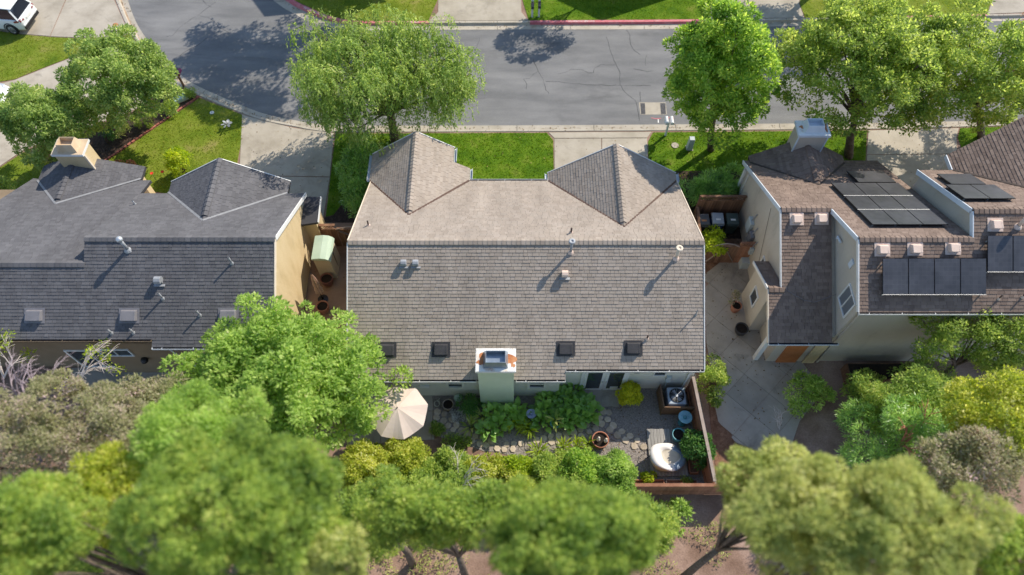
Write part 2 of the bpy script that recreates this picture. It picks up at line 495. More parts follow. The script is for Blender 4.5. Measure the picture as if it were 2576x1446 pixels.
M['box_green'] = mat('box_green', [(.36, .47, .40), (.45, .55, .48)], scale=3, rough=.6)
M['box_grey'] = mat('box_grey', [(.38, .42, .42), (.46, .50, .50)], scale=3, rough=.6)
M['mail_white'] = plain('mail_white', (.68, .68, .67), .5)
M['mail_dark'] = plain('mail_dark', (.05, .05, .055), .5)
M['purple'] = mat('purple', [(.12, .03, .12), (.28, .05, .08)], scale=12, rough=.6)
M['blue_plastic'] = plain('blue_plastic', (.02, .06, .45), .4)
M['brick'] = mat('brick', [(.26, .07, .055), (.36, .13, .1), (.45, .3, .27)], scale=5, rough=.9, island=.35)
M['litter'] = mat('litter', [(.17, .11, .05)], rough=.9, island=.5)
M['hose'] = plain('hose', (.45, .45, .38), .5)
L_PEP = leaf_mat('pep_leaf', [(0.072, 0.132, 0.036), (0.144, 0.228, 0.054), (0.24, 0.336, 0.078), (0.372, 0.444, 0.132)], .34)
L_MAP = leaf_mat('map_leaf', [(0.06, 0.138, 0.026), (0.144, 0.264, 0.042), (0.258, 0.39, 0.06), (0.42, 0.516, 0.096)], .36)
L_ASH = leaf_mat('ash_leaf', [(0.072, 0.138, 0.034), (0.156, 0.24, 0.05), (0.27, 0.36, 0.072), (0.432, 0.492, 0.12)], .36)
L_OAK = leaf_mat('oak_leaf', [(0.09, 0.156, 0.048), (0.168, 0.252, 0.067), (0.264, 0.36, 0.096), (0.408, 0.468, 0.156)], .36)
L_LUSH = leaf_mat('lush_leaf', [(0.092, 0.162, 0.041), (0.178, 0.286, 0.059), (0.286, 0.405, 0.092), (0.421, 0.518, 0.162)], .38)
L_YEL = leaf_mat('yel_leaf', [(0.092, 0.158, 0.018), (0.198, 0.264, 0.026), (0.342, 0.382, 0.046), (0.55, 0.55, 0.158)], .36)
L_GOLD = leaf_mat('leaf_gold', [(0.138, 0.231, 0.021), (0.328, 0.386, 0.027), (0.55, 0.55, 0.032), (0.55, 0.55, 0.051)], .3)
L_DARK = leaf_mat('leaf_dark', [(0.033, 0.09, 0.021), (0.06, 0.155, 0.032), (0.122, 0.231, 0.046)], .25, .4)
L_BED = leaf_mat('leaf_bed', [(0.072, 0.162, 0.042), (0.132, 0.27, 0.054), (0.228, 0.396, 0.078), (0.348, 0.528, 0.108)], .25, .35, .5)
L_OLIVE = leaf_mat('leaf_olive', [(0.119, 0.172, 0.046), (0.211, 0.264, 0.072), (0.329, 0.369, 0.112), (0.474, 0.474, 0.172)], .3)
L_GREY = leaf_mat('leaf_grey', [(0.122, 0.134, 0.061), (0.207, 0.22, 0.098), (0.305, 0.293, 0.159), (0.403, 0.329, 0.268)], .3)
L_MID = leaf_mat('mid_leaf', [(0.066, 0.126, 0.031), (0.144, 0.228, 0.048), (0.252, 0.348, 0.07), (0.396, 0.456, 0.108)], .36)
L_CORN = leaf_mat('corn_leaf', [(0.122, 0.207, 0.015), (0.244, 0.342, 0.022), (0.403, 0.476, 0.037)], .36)
L_RED = leaf_mat('leaf_red', [(0.163, 0.051, 0.051), (0.328, 0.102, 0.077), (0.273, 0.231, 0.077)], .3)
L_SILV = leaf_mat('leaf_silver', [(0.354, 0.334, 0.309), (0.55, 0.55, 0.54), (0.55, 0.55, 0.55)], .1)
# ---------------------------------------------------------------- ground, road, kerbs, lawns, paving
def P2(pts, z=0.0): return [U(x, y, z) for x, y in pts]


def sheet(name, px, z, m, depth=.2, kind='structure', parent=None):
    b = MB(); b.prism(P2(px, z), depth)
    o = b.build(name, m, parent)
    if parent is None: tag(o, kind=kind)
    return o


def clip_rect(poly, x0, x1, y0, y1):
    """polygon (2-d tuples) cut by an axis-aligned rectangle"""
    for ax, lim, sg in ((0, x0, 1), (0, x1, -1), (1, y0, 1), (1, y1, -1)):
        out = []
        n = len(poly)
        for i in range(n):
            a, b = poly[i], poly[(i + 1) % n]
            da, db = (a[ax] - lim) * sg, (b[ax] - lim) * sg
            if da >= 0: out.append(a)
            if (da > 0 and db < 0) or (da < 0 and db > 0):
                t = da / (da - db)
                out.append((a[0] + (b[0] - a[0]) * t, a[1] + (b[1] - a[1]) * t))
        poly = out
        if len(poly) < 3: return []
    return poly


def area2(p):
    return abs(sum(p[i][0] * p[(i + 1) % len(p)][1] - p[(i + 1) % len(p)][0] * p[i][1] for i in range(len(p)))) / 2


def paving(name, px, z, m, cell, ang, gap=.02, off=(0, 0)):
    """paved ground cut into slabs of size cell, turned by ang; every slab is its own piece"""
    pts = [U(x, y, 0) for x, y in px]
    root = MB().prism([p + Vector((0, 0, z - .035)) for p in pts], .2).build(name, M['crack'])
    tag(root, kind='structure')
    ca, sa = cos(ang), sin(ang)
    q = [(p.x * ca + p.y * sa, -p.x * sa + p.y * ca) for p in pts]
    x0, x1 = min(p[0] for p in q), max(p[0] for p in q)
    y0, y1 = min(p[1] for p in q), max(p[1] for p in q)
    i0, i1 = int((x0 - off[0]) // cell[0]), int((x1 - off[0]) // cell[0])
    j0, j1 = int((y0 - off[1]) // cell[1]), int((y1 - off[1]) // cell[1])
    for i in range(i0, i1 + 1):
        for j in range(j0, j1 + 1):
            a, b = off[0] + i * cell[0], off[1] + j * cell[1]
            c = clip_rect(q, a + gap / 2, a + cell[0] - gap / 2, b + gap / 2, b + cell[1] - gap / 2)
            if len(c) < 3 or area2(c) < .05: continue
            MB().prism([Vector((x * ca - y * sa, x * sa + y * ca, z)) for x, y in c], .034).build('slab', m, root)
    return root


def slab_list(name, z, m, polys):
    root = None
    for px in polys:
        o = MB().prism(P2(px, z), .15).build(name if root is None else 'slab', m, root)
        if root is None: root = tag(o, kind='structure')
    return root


big = MB().prism([Vector((-700, -300, -.3)), Vector((700, -300, -.3)), Vector((700, 1100, -.3)), Vector((-700, 1100, -.3))], .2).build('ground', M['dirt'])
tag(big, kind='structure')

K = [(240, -150), (280, -45), (292, 0), (325, 75), (362, 125), (425, 195), (465, 220), (500, 240), (644, 297), (740, 318), (809, 330), (900, 332), (1300, 330.5), (1700, 328), (2200, 324), (2413, 319), (2575, 314), (3000, 300)]
G = [(270, -150), (308, -45), (320, 0), (345, 62), (390, 125), (435, 170), (475, 203), (515, 223), (650, 279), (742, 300), (812, 311), (900, 313), (1300, 312.5), (1700, 310), (2200, 306), (2413, 302), (2575, 297), (3000, 284)]
FK = [(560, -150), (690, -45), (736, 0), (774, 19), (816, 37.5), (864, 50), (904, 54), (1079, 54), (1310, 53), (1644, 51), (1900, 48), (2281, 41.5), (2481, 37), (2575, 35), (3000, 22)]
FG = [(500, -150), (645, -45), (690, 0), (740, 32), (795, 56), (855, 69), (900, 72), (1079, 71.5), (1310, 70.5), (1644, 69.5), (1900, 64), (2281, 54), (2481, 50), (2575, 48), (3000, 34)]


def resample(A, B, step=.6):
    """two polylines of equal length in world space, refined together"""
    a = [U(x, y) for x, y in A]; b = [U(x, y) for x, y in B]
    oa, ob = [], []
    n = len(a)
    def cr(p, i, t):
        p0, p1, p2, p3 = p[max(i - 1, 0)], p[i], p[i + 1], p[min(i + 2, n - 1)]
        return .5 * ((2 * p1) + (p2 - p0) * t + (2 * p0 - 5 * p1 + 4 * p2 - p3) * t * t + (3 * p1 - p0 - 3 * p2 + p3) * t ** 3)
    for i in range(n - 1):
        k = max(1, int((a[i + 1] - a[i]).length / step))
        k = min(k, 14)
        for j in range(k):
            oa.append(cr(a, i, j / k)); ob.append(cr(b, i, j / k))
    oa.append(a[-1]); ob.append(b[-1])
    return oa, ob


KA, GA = resample(K, G)
FA, FB = resample(FK, FG)
rd = MB().prism([p + Vector((0, 0, -.11)) for p in GA] + [p + Vector((0, 0, -.11)) for p in reversed(FB)], .15)
road = tag(rd.build('road', M['asphalt']), kind='structure')


def kerb(name, A, B, mats):
    """kerb top, face, channel and pan swept along the road edge"""
    prof = [(-.06, .0), (.0, .03), (.26, .03), (.34, -.10), (.48, -.125), (1.02, -.1)]
    seg = [0, 0, 1, 2, 3]
    b = MB()
    st = [[Vector((a.lerp(c, t).x, a.lerp(c, t).y, z)) for t, z in prof] for a, c in zip(A, B)]
    for i in range(len(st) - 1):
        for j in range(len(prof) - 1):
            b.add([st[i][j], st[i + 1][j], st[i + 1][j + 1], st[i][j + 1]], [(0, 1, 2, 3)], seg[j])
    return tag(b.build(name, mats), kind='structure')


kerb('kerb', KA, GA, [M['kerb'], M['kerb'], M['gutter_stain'], M['kerb']])
fk = kerb('kerb', FA, FB, [M['kerb'], M['kerb'], M['kerb'], M['kerb']])
# kerb joints
for k, (A, B) in enumerate(((KA, GA), (FA, FB))):
    for i in range(6, len(A) - 2, 7):
        d = (A[i + 1] - A[i]).normalized() * .012
        a, b2 = A[i].lerp(B[i], .04), A[i].lerp(B[i], 1.0)
        m = MB()
        m.add([a - d + Vector((0, 0, .034)), a.lerp(b2, .22) - d + Vector((0, 0, .034)), a.lerp(b2, .22) + d + Vector((0, 0, .034)), a + d + Vector((0, 0, .034))], [(0, 1, 2, 3)])
        m.add([a.lerp(b2, .5) - d + Vector((0, 0, -.114)), b2 - d + Vector((0, 0, -.094)), b2 + d + Vector((0, 0, -.094)), a.lerp(b2, .5) + d + Vector((0, 0, -.114))], [(0, 1, 2, 3)])
        m.build('kerb_joint', M['crack'], fk if k else None) if k else m.build('kerb_joint', M['crack'], bpy.data.objects['kerb'])
# red painted stretches of the far kerb with their white lettering
def red(px0, px1):
    idx = [i for i, p in enumerate(FA) if px0 <= CX + FPX * p.x / (p.y * cos(PITCH) + CAM_H * sin(PITCH)) <= px1]
    b = MB()
    for i in idx[:-1]:
        a, c, a2, c2_ = FA[i], FB[i], FA[i + 1], FB[i + 1]
        q = lambda p, r, t, z: Vector((p.lerp(r, t).x, p.lerp(r, t).y, z))
        b.add([q(a, c, -.02, .036), q(a2, c2_, -.02, .036), q(a2, c2_, .27, .036), q(a, c, .27, .036)], [(0, 1, 2, 3)])
        b.add([q(a, c, .27, .036), q(a2, c2_, .27, .036), q(a2, c2_, .355, -.1), q(a, c, .355, -.1)], [(0, 1, 2, 3)])
    return b.build('red_paint', M['red_paint'], fk)
for r_ in ((700, 1082), (1327, 1770), (2275, 2488)): red(*r_)


def text(body, loc, size, rz, m, parent, rx=0.0):
    cu = bpy.data.curves.new('lettering', 'FONT'); cu.body = body; cu.size = size; cu.align_x = 'CENTER'; cu.align_y = 'CENTER'
    cu.materials.append(m)
    o = bpy.data.objects.new('lettering', cu)
    o.location = loc; o.rotation_euler = (rx, 0, rz)
    link(o, parent, False)
    return o
def kerb_text(px):
    i = min(range(len(FA) - 1), key=lambda i: abs(CX + FPX * FA[i].x / (FA[i].y * .5 + CAM_H * .866) - px))
    p = FA[i].lerp(FB[i], .13); d = FA[i + 1] - FA[i]
    text('NO PARKING FIRE LANE', (p.x, p.y, .041), .15, math.atan2(d.y, d.x), M['white_paint'], fk)
for px in (785, 1011, 1460, 2400): kerb_text(px)


# cracks, each a thin strip in the asphalt
def crack(pts, w=.028):
    p = [U(x, y, -.11) for x, y in pts]
    fine = []
    for i in range(len(p) - 1):
        n = max(2, int((p[i + 1] - p[i]).length / .25))
        for j in range(n):
            q = p[i].lerp(p[i + 1], j / n)
            fine.append(q + Vector((R.uniform(-.03, .03), R.uniform(-.03, .03), .005)))
    fine.append(p[-1] + Vector((0, 0, .005)))
    b = MB()
    vs = []
    for i, q in enumerate(fine):
        d = (fine[min(i + 1, len(fine) - 1)] - fine[max(i - 1, 0)]).normalized()
        s = Vector((-d.y, d.x, 0)) * (w * R.uniform(.35, 1.1) / 2)
        vs += [q - s, q + s]
    b.add(vs, [(2 * i, 2 * i + 2, 2 * i + 3, 2 * i + 1) for i in range(len(fine) - 1)])
    b.build('crack', M['crack'], road)


CR = [[c3(*p) for p in ((950, 370), (970, 430), (1000, 530), (1040, 640), (1080, 720), (1090, 850), (1110, 890), (1160, 950), (1240, 1010), (1265, 1100), (1280, 1220))],
      [c3(*p) for p in ((1040, 655), (900, 650), (830, 690), (820, 735), (770, 735), (700, 700), (600, 695), (550, 725), (460, 745))],
      [c3(*p) for p in ((340, 815), (480, 825), (720, 850), (1090, 862), (1400, 862))],
      [c3(*p) for p in ((210, 590), (240, 670), (265, 715), (310, 800), (345, 910), (370, 940))],
      [c3(*p) for p in ((265, 715), (225, 740), (180, 790), (115, 795), (150, 850), (140, 900))],
      [c3(*p) for p in ((1150, 300), (1185, 350), (1190, 450), (1230, 510), (1290, 550))],
      [c3(*p) for p in ((1225, 690), (1310, 705), (1350, 720), (1420, 712))],
      [c3(*p) for p in ((1350, 560), (1340, 610), (1345, 660))],
      [c3(*p) for p in ((1288, 925), (1290, 1020))],
      [c1(*p) for p in ((2100, 370), (2000, 450), (1880, 510), (1710, 625))],
      [c1(*p) for p in ((1680, 365), (1740, 355), (1800, 280), (1940, 180), (2000, 150), (2060, 100), (2170, 20))],
      [c1(*p) for p in ((2000, 155), (2100, 180), (2160, 220), (2200, 270), (2300, 325))],
      [c1(*p) for p in ((2030, 0), (2080, 50), (2130, 70))],
      [c2(*p) for p in ((2250, 380), (2230, 440), (2190, 540), (2165, 620))]]
for c in CR: crack(c, .026)

# the blocks on either side of the road
near = [(p.x, p.y) for p in KA]
nb = MB().prism([Vector((x, y, -.01)) for x, y in near] + [Vector((80, -30, -.01)), Vector((-80, -30, -.01)), Vector((-80, 60, -.01))], .25).build('terrain', M['dirt'])
tag(nb, kind='structure')
fb = MB().prism([Vector((p.x, p.y, -.01)) for p in FA] + [Vector((80, 60, -.01)), Vector((80, 140, -.01)), Vector((-60, 140, -.01))], .25).build('terrain', M['dirt'])
tag(fb, kind='structure')

LAWNS = []
def lawn(px, m, blades, dens=150, z=.012):
    o = sheet('lawn', px, z, M[m]); LAWNS.append((px, blades, dens, z, o)); return o
lawn([(0, 79), (57, 87), (125, 93), (200, 97), (300, 93), (330, 88), (352, 122), (250, 119), (172, 146), (70, 185), (37, 199), (0, 205), (-80, 230), (-80, 70)], 'grass_b', 'blade_b', 120)
lawn([(502, 246), (606, 287), (617, 299), (596, 412), (585, 520), (440, 490), (262, 460), (262, 409), (342, 355)], 'grass_b', 'blade_b', 150)
lawn([(0, 421), (60, 382), (150, 424), (240, 420), (262, 460), (300, 520), (0, 600), (-80, 600), (-80, 464)], 'grass_b', 'blade_b', 120)
lawn([(844, 336), (905, 335.5), (905, 470), (870, 500), (838, 540), (819, 545)], 'grass_a', 'blade_a')
lawn([(906, 335.5), (1375, 334), (1391, 352), (1393, 480), (1150, 480), (930, 480), (908, 470)], 'grass_a', 'blade_a', 190)
lawn([(1642, 333), (2180, 328), (2176, 420), (1900, 540), (1740, 540), (1640, 520), (1632, 470), (1630, 356)], 'grass_a', 'blade_a', 170)
lawn([(2415, 322), (2640, 316), (2640, 470), (2436, 420), (2409, 346)], 'grass_a', 'blade_a')
lawn([(702, -40), (740, 0), (777, 17.5), (818, 35.5), (866, 48), (905, 52), (1077, 52), (1100, 0), (1100, -60), (850, -80)], 'grass_b', 'blade_b', 90)
lawn([(1314, -60), (1314, 0), (1330, 51), (1784, 48), (1788, 0), (1790, -60)], 'grass_a', 'blade_a', 110)
lawn([(2012, -60), (2012, 10), (2025, 45), (2281, 39.5), (2480, 35), (2495, 0), (2500, -60)], 'grass_b', 'blade_b', 90)

slab_list('driveway', .015, M['concrete'], [[(192, -60), (266, -60), (287, 0), (320, 75), (330, 83), (300, 90.5), (200, 94.5), (127, 91)], [(-60, -60), (189, -60), (125, 90.5), (57, 85), (0, 77), (-60, 68)]])
slab_list('driveway', .016, M['concrete'], [[(172, 148), (250, 121), (355, 124), (420, 196), (460, 219), (422, 222), (330, 280), (200, 326)],
                                            [(-80, 232), (37, 201), (171, 148.5), (199, 326.5), (60, 376), (0, 417), (-80, 460)]])
slab_list('driveway', .015, M['concrete'], [[(609, 288), (660, 303), (740, 322), (840, 335), (829, 444), (602, 440)], [(602, 442), (829, 446), (808, 575), (580, 575)]])
slab_list('driveway', .015, M['concrete'], [[(1380, 333), (1638, 331.5), (1627, 346), (1394, 347)], [(1394, 348.5), (1512, 348), (1513, 480), (1395, 480)], [(1514, 348), (1627, 347.5), (1632, 480), (1515, 480)]])
slab_list('driveway', .015, M['concrete'], [[(2184, 328), (2411, 322), (2405, 345), (2407, 386), (2180, 388)], [(2180, 389.5), (2407, 387.5), (2432, 420), (2340, 480), (2178, 480)]])
slab_list('driveway', .015, M['concrete'], [[(1102, -60), (1309, -60), (1311, 30), (1328, 51), (1080, 52), (1102, 30)]])
slab_list('driveway', .015, M['concrete'], [[(1792, -60), (2010, -60), (2010, 10), (2022, 44), (1786, 47), (1790, 20)]])
slab_list('driveway', .015, M['concrete'], [[(2502, -60), (2800, -60), (2800, 22), (2483, 34.5), (2497, 0)]])

sheet('mulch_bed', [(465, 223), (499, 243), (342, 352), (262, 406), (150, 422), (60, 379), (330, 283), (422, 225)], .01, M['mulch'])
sheet('mulch_bed', [(905, 362), (980, 400), (905, 590), (815, 590), (816, 547), (838, 542), (870, 502), (906, 472)], .008, M['mulch'])
sheet('mulch_bed', [(1700, 430), (1860, 430), (1870, 600), (1740, 600)], .02, M['mulch'])
sheet('bark_bed', [(1775, 950), (1800, 1010), (1850, 1115), (1920, 1142), (2060, 1142), (2060, 1230), (1805, 1230)], .008, M['bark'])
paving('side_path', [(1836, 640), (1900, 645), (1893, 700), (1900, 760), (1935, 880), (2010, 902), (2042, 945), (2050, 1010), (2010, 1060), (1990, 1120), (1920, 1140), (1850, 1113), (1806, 1060), (1795, 1010), (1790, 940), (1776, 860), (1772, 690)], .02, M['concrete_grey'], (1.35, 1.35), radians(45), .014, (.3, .2))
sheet('soil_strip', [(1748, 600), (1905, 600), (1905, 646), (1836, 640), (1772, 690), (1772, 760), (1740, 760)], .006, M['bark'])
sheet('side_yard', [(770, 560), (900, 560), (890, 1000), (780, 900)], .012, M['brown_slab'])
paving('patio', [(870, 968), (1086, 958), (1092, 1105), (880, 1120)], .018, M['concrete_grey'], (2.2, 2.2), 0, .02, (-3.5, 0))
sheet('gravel_bed', [(1087, 965), (1570, 975), (1750, 940), (1802, 1218), (1590, 1218), (1300, 1150), (1093, 1095)], .006, M['gravel_bed'])
sheet('patio', [(180, 925), (460, 915), (480, 1060), (200, 1030)], .014, M['concrete_grey'])
sheet('doorstep', [gb(640, 215), gb(1090, 220), gb(1090, 425), gb(820, 425), gb(640, 330)], .05, M['concrete_grey'])


# grass blades and gravel stones on those sheets
def in_poly(pts, poly):
    x, y = pts[:, 0], pts[:, 1]
    r = np.zeros(len(pts), bool)
    n = len(poly)
    for i in range(n):
        x0, y0 = poly[i]; x1, y1 = poly[(i + 1) % n]
        c = ((y0 > y) != (y1 > y)) & (x < (x1 - x0) * (y - y0) / (y1 - y0 + 1e-12) + x0)
        r ^= c
    return r


def scatter(poly, dens):
    a = np.array(poly)
    lo, hi = a.min(0), a.max(0)
    n = int((hi - lo).prod() * dens)
    p = NR.uniform(lo, hi, (n, 2))
    return p[in_poly(p, poly)]


def unit(a): return a / (np.linalg.norm(a, axis=1, keepdims=True) + 1e-9)


for px, bl, dens, z, par in LAWNS:
    poly = [(U(x, y).x, U(x, y).y) for x, y in px]
    p = scatter(poly, dens)
    n = len(p)
    P = np.column_stack([p, np.full(n, z)])
    h = NR.uniform(.03, .075, n)[:, None]
    lean = np.column_stack([NR.normal(0, .5, n), NR.normal(0, .5, n), np.ones(n)])
    A = unit(lean) * h
    S = unit(np.column_stack([NR.normal(0, 1, n), NR.normal(0, 1, n), NR.normal(0, .3, n)])) * NR.uniform(.012, .03, n)[:, None]
    V = np.stack([P - S, P + S, P + A + S * .5, P + A - S * .5], 1)
    o = bpy.data.objects.new('grass', quad_mesh('grass', V, M[bl]))
    link(o, par); tag(o, kind='stuff')

gpoly = [U(*p) for p in ((1093, 1000), (1570, 985), (1745, 950), (1797, 1213), (1590, 1213), (1300, 1150), (1093, 1085))]
p = scatter([(q.x, q.y) for q in gpoly], 210)
n = len(p)
base = np.array([(1, 0, -.5), (-.5, .87, -.5), (-.5, -.87, -.5), (.3, .2, .8)])
s = NR.uniform(.012, .03, n)
th = NR.uniform(0, 2 * pi, n)
rot = np.stack([np.stack([np.cos(th), -np.sin(th), 0 * th], 1), np.stack([np.sin(th), np.cos(th), 0 * th], 1), np.stack([0 * th, 0 * th, np.ones(n)], 1)], 1)
V = np.einsum('nij,kj->nki', rot, base) * s[:, None, None] + np.column_stack([p, np.full(n, .015)])[:, None, :]
F = np.array([(0, 1, 3), (1, 2, 3), (2, 0, 3)])
me = bpy.data.meshes.new('gravel')
me.from_pydata(V.reshape(-1, 3).tolist(), [], (F[None] + 4 * np.arange(n)[:, None, None]).reshape(-1, 3).tolist())
me.materials.append(M['gravel'])
go = bpy.data.objects.new('gravel', me); link(go); tag(go, 'loose grey gravel over the back garden between house and deck', 'gravel', kind='stuff')
# ---------------------------------------------------------------- roofs
EXPO = .143
SW = [.17, .22, .27, .33]


def frame(poly):
    p = [Vector(q) for q in poly]
    n = Vector((0, 0, 0))
    for i in range(len(p)):
        n += p[i].cross(p[(i + 1) % len(p)])
    n.normalize()
    if n.z < 0: n = -n; p.reverse()
    u = Vector((0, 0, 1)).cross(n); u.normalize()
    w = n.cross(u)
    return p, n, u, w


class Roof:
    def __init__(s, root, smat, dmat):
        s.root, s.smat, s.dmat = root, smat, dmat
        s.full = []
        s.j = MB()
        s.deck = MB()
        s.vm = None

    def plane(s, poly, thick=.16, expo=EXPO, low=.022):
        p, n, u, w = frame(poly)
        s.deck.prism(p, thick)
        o = p[0]
        q = [((a - o).dot(u), (a - o).dot(w)) for a in p]
        v0, v1 = min(a[1] for a in q), max(a[1] for a in q)
        u0, u1 = min(a[0] for a in q), max(a[0] for a in q)
        v = v0
        while v < v1 - .02:
            x = u0 - R.uniform(0, .3)
            while x < u1:
                k = R.randrange(4); wd = SW[k]
                h = R.uniform(-.005, .005)
                c = clip_rect(q, x + .005, x + wd - .005, v, v + expo + .012)
                if len(c) >= 3:
                    ar = area2(c)
                    if ar > .995 * (wd - .01) * (expo + .012):
                        pos = o + u * (x + wd / 2) + w * v
                        d = pos - Vector((0, 0, CAM_H))
                        score = ar * abs(n.dot(d)) / d.length ** 3
                        s.full.append((score, pos, u, w, n, k, h, expo, low))
                    elif ar > .0008:
                        s.prism(o, u, w, n, c, v, expo, low + h)
                x += wd
            v += expo

    def prism(s, o, u, w, n, c, v, expo, low):
        f = lambda a: low + (.006 - low) * min(1, max(0, (a[1] - v) / expo))
        top = [o + u * a[0] + w * a[1] + n * f(a) for a in c]
        bot = [o + u * a[0] + w * a[1] for a in c]
        m = len(c)
        s.j.add(top + bot, [tuple(range(m))] + [(i + m, (i + 1) % m + m, (i + 1) % m, i) for i in range(m)])

    def finish(s, keep=300):
        meshes = {}
        s.full.sort(key=lambda a: -a[0])
        # keep the largest ones in view as single pieces, but only whole neighbouring shingles
        vis = s.full[:keep]
        for sc_, pos, u, w, n, k, h, expo, low in vis:
            hv = 0 if h < 0 else 1
            key = (k, hv, round(expo, 3))
            if key not in meshes:
                wd = SW[k] - .010; lo = low + (-.003 if hv == 0 else .003); e = expo + .012
                b = MB()
                b.add([(-wd / 2, 0, lo), (wd / 2, 0, lo), (wd / 2, e, .006), (-wd / 2, e, .006), (-wd / 2, 0, 0), (wd / 2, 0, 0), (wd / 2, e, 0), (-wd / 2, e, 0)],
                      [(0, 1, 2, 3), (4, 5, 1, 0), (5, 6, 2, 1), (6, 7, 3, 2), (7, 4, 0, 3)])
                meshes[key] = b.mesh('shingle', s.smat)
            ob = bpy.data.objects.new('shingle', meshes[key])
            COL.objects.link(ob)
            ob.parent = s.root
            ob.matrix_parent_inverse = Matrix.Translation(-Vector(s.root.location))
            mx = Matrix((u, w, n)).transposed().to_4x4(); mx.translation = pos
            ob.matrix_basis = mx
        for sc_, pos, u, w, n, k, h, expo, low in s.full[keep:]:
            wd = SW[k] - .010
            s.prism(pos, u, w, n, [(-wd / 2, 0), (wd / 2, 0), (wd / 2, expo + .012), (-wd / 2, expo + .012)], 0, expo, low + h)
        s.deck.build('roof', s.dmat, s.root)
        o = s.j.build('shingles', s.smat, s.root); tag(o, kind='stuff')

    def ridge(s, p, q, sl1, sl2, piece=.2, wid=.15, up=.06, gap=.012):
        """cap pieces along a ridge; sl1/sl2 are the two slopes (rise per run) falling away left and right of p->q"""
        p, q = Vector(p), Vector(q)
        d = q - p; Ln = d.length; d.normalize()
        sd = Vector((d.y, -d.x, 0)).normalized()       # right-hand side
        n = int(Ln / piece)
        b = MB()
        pl = Ln / n
        vs = []
        for t, lift in ((gap, .022), (pl + .03, .0)):
            c = (0, t, up + lift)
            r = (wid, t, up + lift - wid * sl2); l = (-wid, t, up + lift - wid * sl1)
            vs += [l, c, r, (l[0], l[1], l[2] - .06), (r[0], r[1], r[2] - .06)]
        b.add(vs, [(0, 1, 6, 5), (1, 2, 7, 6), (3, 0, 5, 8), (2, 4, 9, 7), (0, 3, 4, 2, 1), (5, 6, 7, 9, 8)])
        me = b.mesh('ridge_cap', s.smat)
        mx0 = Matrix((sd, d, sd.cross(d))).transposed().to_4x4()
        for i in range(n):
            ob = bpy.data.objects.new('ridge_cap', me)
            COL.objects.link(ob); ob.parent = s.root
            ob.matrix_parent_inverse = Matrix.Translation(-Vector(s.root.location))
            mx = mx0.copy(); mx.translation = p + d * (i * pl)
            ob.matrix_basis = mx


def board(root, p, q, m, h=.2, t=.04, drop=.0, name='rake_board'):
    p, q = Vector(p), Vector(q)
    dz = Vector((0, 0, -h / 2 + .03 - drop))
    return MB().beam(p + dz, q + dz, t, h).build(name, m, root)


def gutter(root, x0, x1, y, z, m=None, side=-1):
    """open channel along x; side -1 hangs towards -y"""
    s = side
    b = MB()
    w, h, t = .1, .09, .012
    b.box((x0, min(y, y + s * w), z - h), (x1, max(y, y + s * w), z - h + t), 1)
    b.box((x0, min(y + s * (w - t), y + s * w), z - h), (x1, max(y + s * (w - t), y + s * w), z + .015), 0)
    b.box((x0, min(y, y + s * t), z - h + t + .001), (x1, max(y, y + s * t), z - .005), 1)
    b.box((x0 - t, min(y, y + s * w), z - h), (x0 - .001, max(y, y + s * w), z + .012), 0)
    b.box((x1 + .001, min(y, y + s * w), z - h), (x1 + t, max(y, y + s * w), z + .012), 0)
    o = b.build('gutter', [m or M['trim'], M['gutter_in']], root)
    c = MB()
    x = x0 + .4
    while x < x1:
        c.box((x - .01, min(y + s * t, y + s * (w - t)), z - .012), (x + .01, max(y + s * t, y + s * (w - t)), z - .002)); x += 1.3
    c.build('gutter_strap', m or M['trim'], o)
    return o


def valley(root, p, q, m, w=.16):
    MB().beam(Vector(p) + Vector((0, 0, .03)), Vector(q) + Vector((0, 0, .03)), w, .012).build('valley_flashing', m, root)


def window(root, c, w, h, face, m=None, glass=None, mullions=1, horiz=False, deep=.05, fw=.06):
    """face: 'x-','x+','y-','y+' the way the window looks; c = centre on the wall face"""
    c = Vector(c)
    sgn = -1 if face[1] == '-' else 1
    nv = Vector((sgn, 0, 0)) if face[0] == 'x' else Vector((0, sgn, 0))
    a = Vector((0, 1, 0)) if face[0] == 'x' else Vector((1, 0, 0))
    z = Vector((0, 0, 1))
    b = MB()
    def bar(p, q, ww): b.beam(p + nv * deep / 2, q + nv * deep / 2, ww, deep, nv)
    for s in (-1, 1):
        bar(c + a * (s * (w / 2)) - z * (h / 2 + fw / 2), c + a * (s * (w / 2)) + z * (h / 2 + fw / 2), fw)
        bar(c + z * (s * h / 2) - a * (w / 2 - fw / 2), c + z * (s * h / 2) + a * (w / 2 - fw / 2), fw)
    for i in range(1, mullions + 1):
        t = -.5 + i / (mullions + 1)
        if horiz: bar(c + z * (t * h) - a * (w / 2 - fw / 2), c + z * (t * h) + a * (w / 2 - fw / 2), fw * .6)
        else: bar(c + a * (t * w) - z * (h / 2 - fw / 2), c + a * (t * w) + z * (h / 2 - fw / 2), fw * .6)
    f = b.build('window', m or M['trim'], root)
    n = mullions + 1
    for i in range(n):
        t0, t1 = -.5 + i / n, -.5 + (i + 1) / n
        g = MB()
        if horiz: q = [(-w / 2, t0 * h), (w / 2, t0 * h), (w / 2, t1 * h), (-w / 2, t1 * h)]
        else: q = [(t0 * w, -h / 2), (t1 * w, -h / 2), (t1 * w, h / 2), (t0 * w, h / 2)]
        g.add([c + a * x + z * y + nv * .014 for x, y in q], [(0, 1, 2, 3)])
        g.build('pane', glass or M['glass'], f)
    return f


def downspout(root, x, y, z, m):
    MB().box((x - .04, y - .09, .02), (x + .04, y - .02, z)).build('downspout', m, root)


# ---- roof furniture (parts of a house); every one is built at its own place
def roof_z(pl, x, y): return pl(x, y)


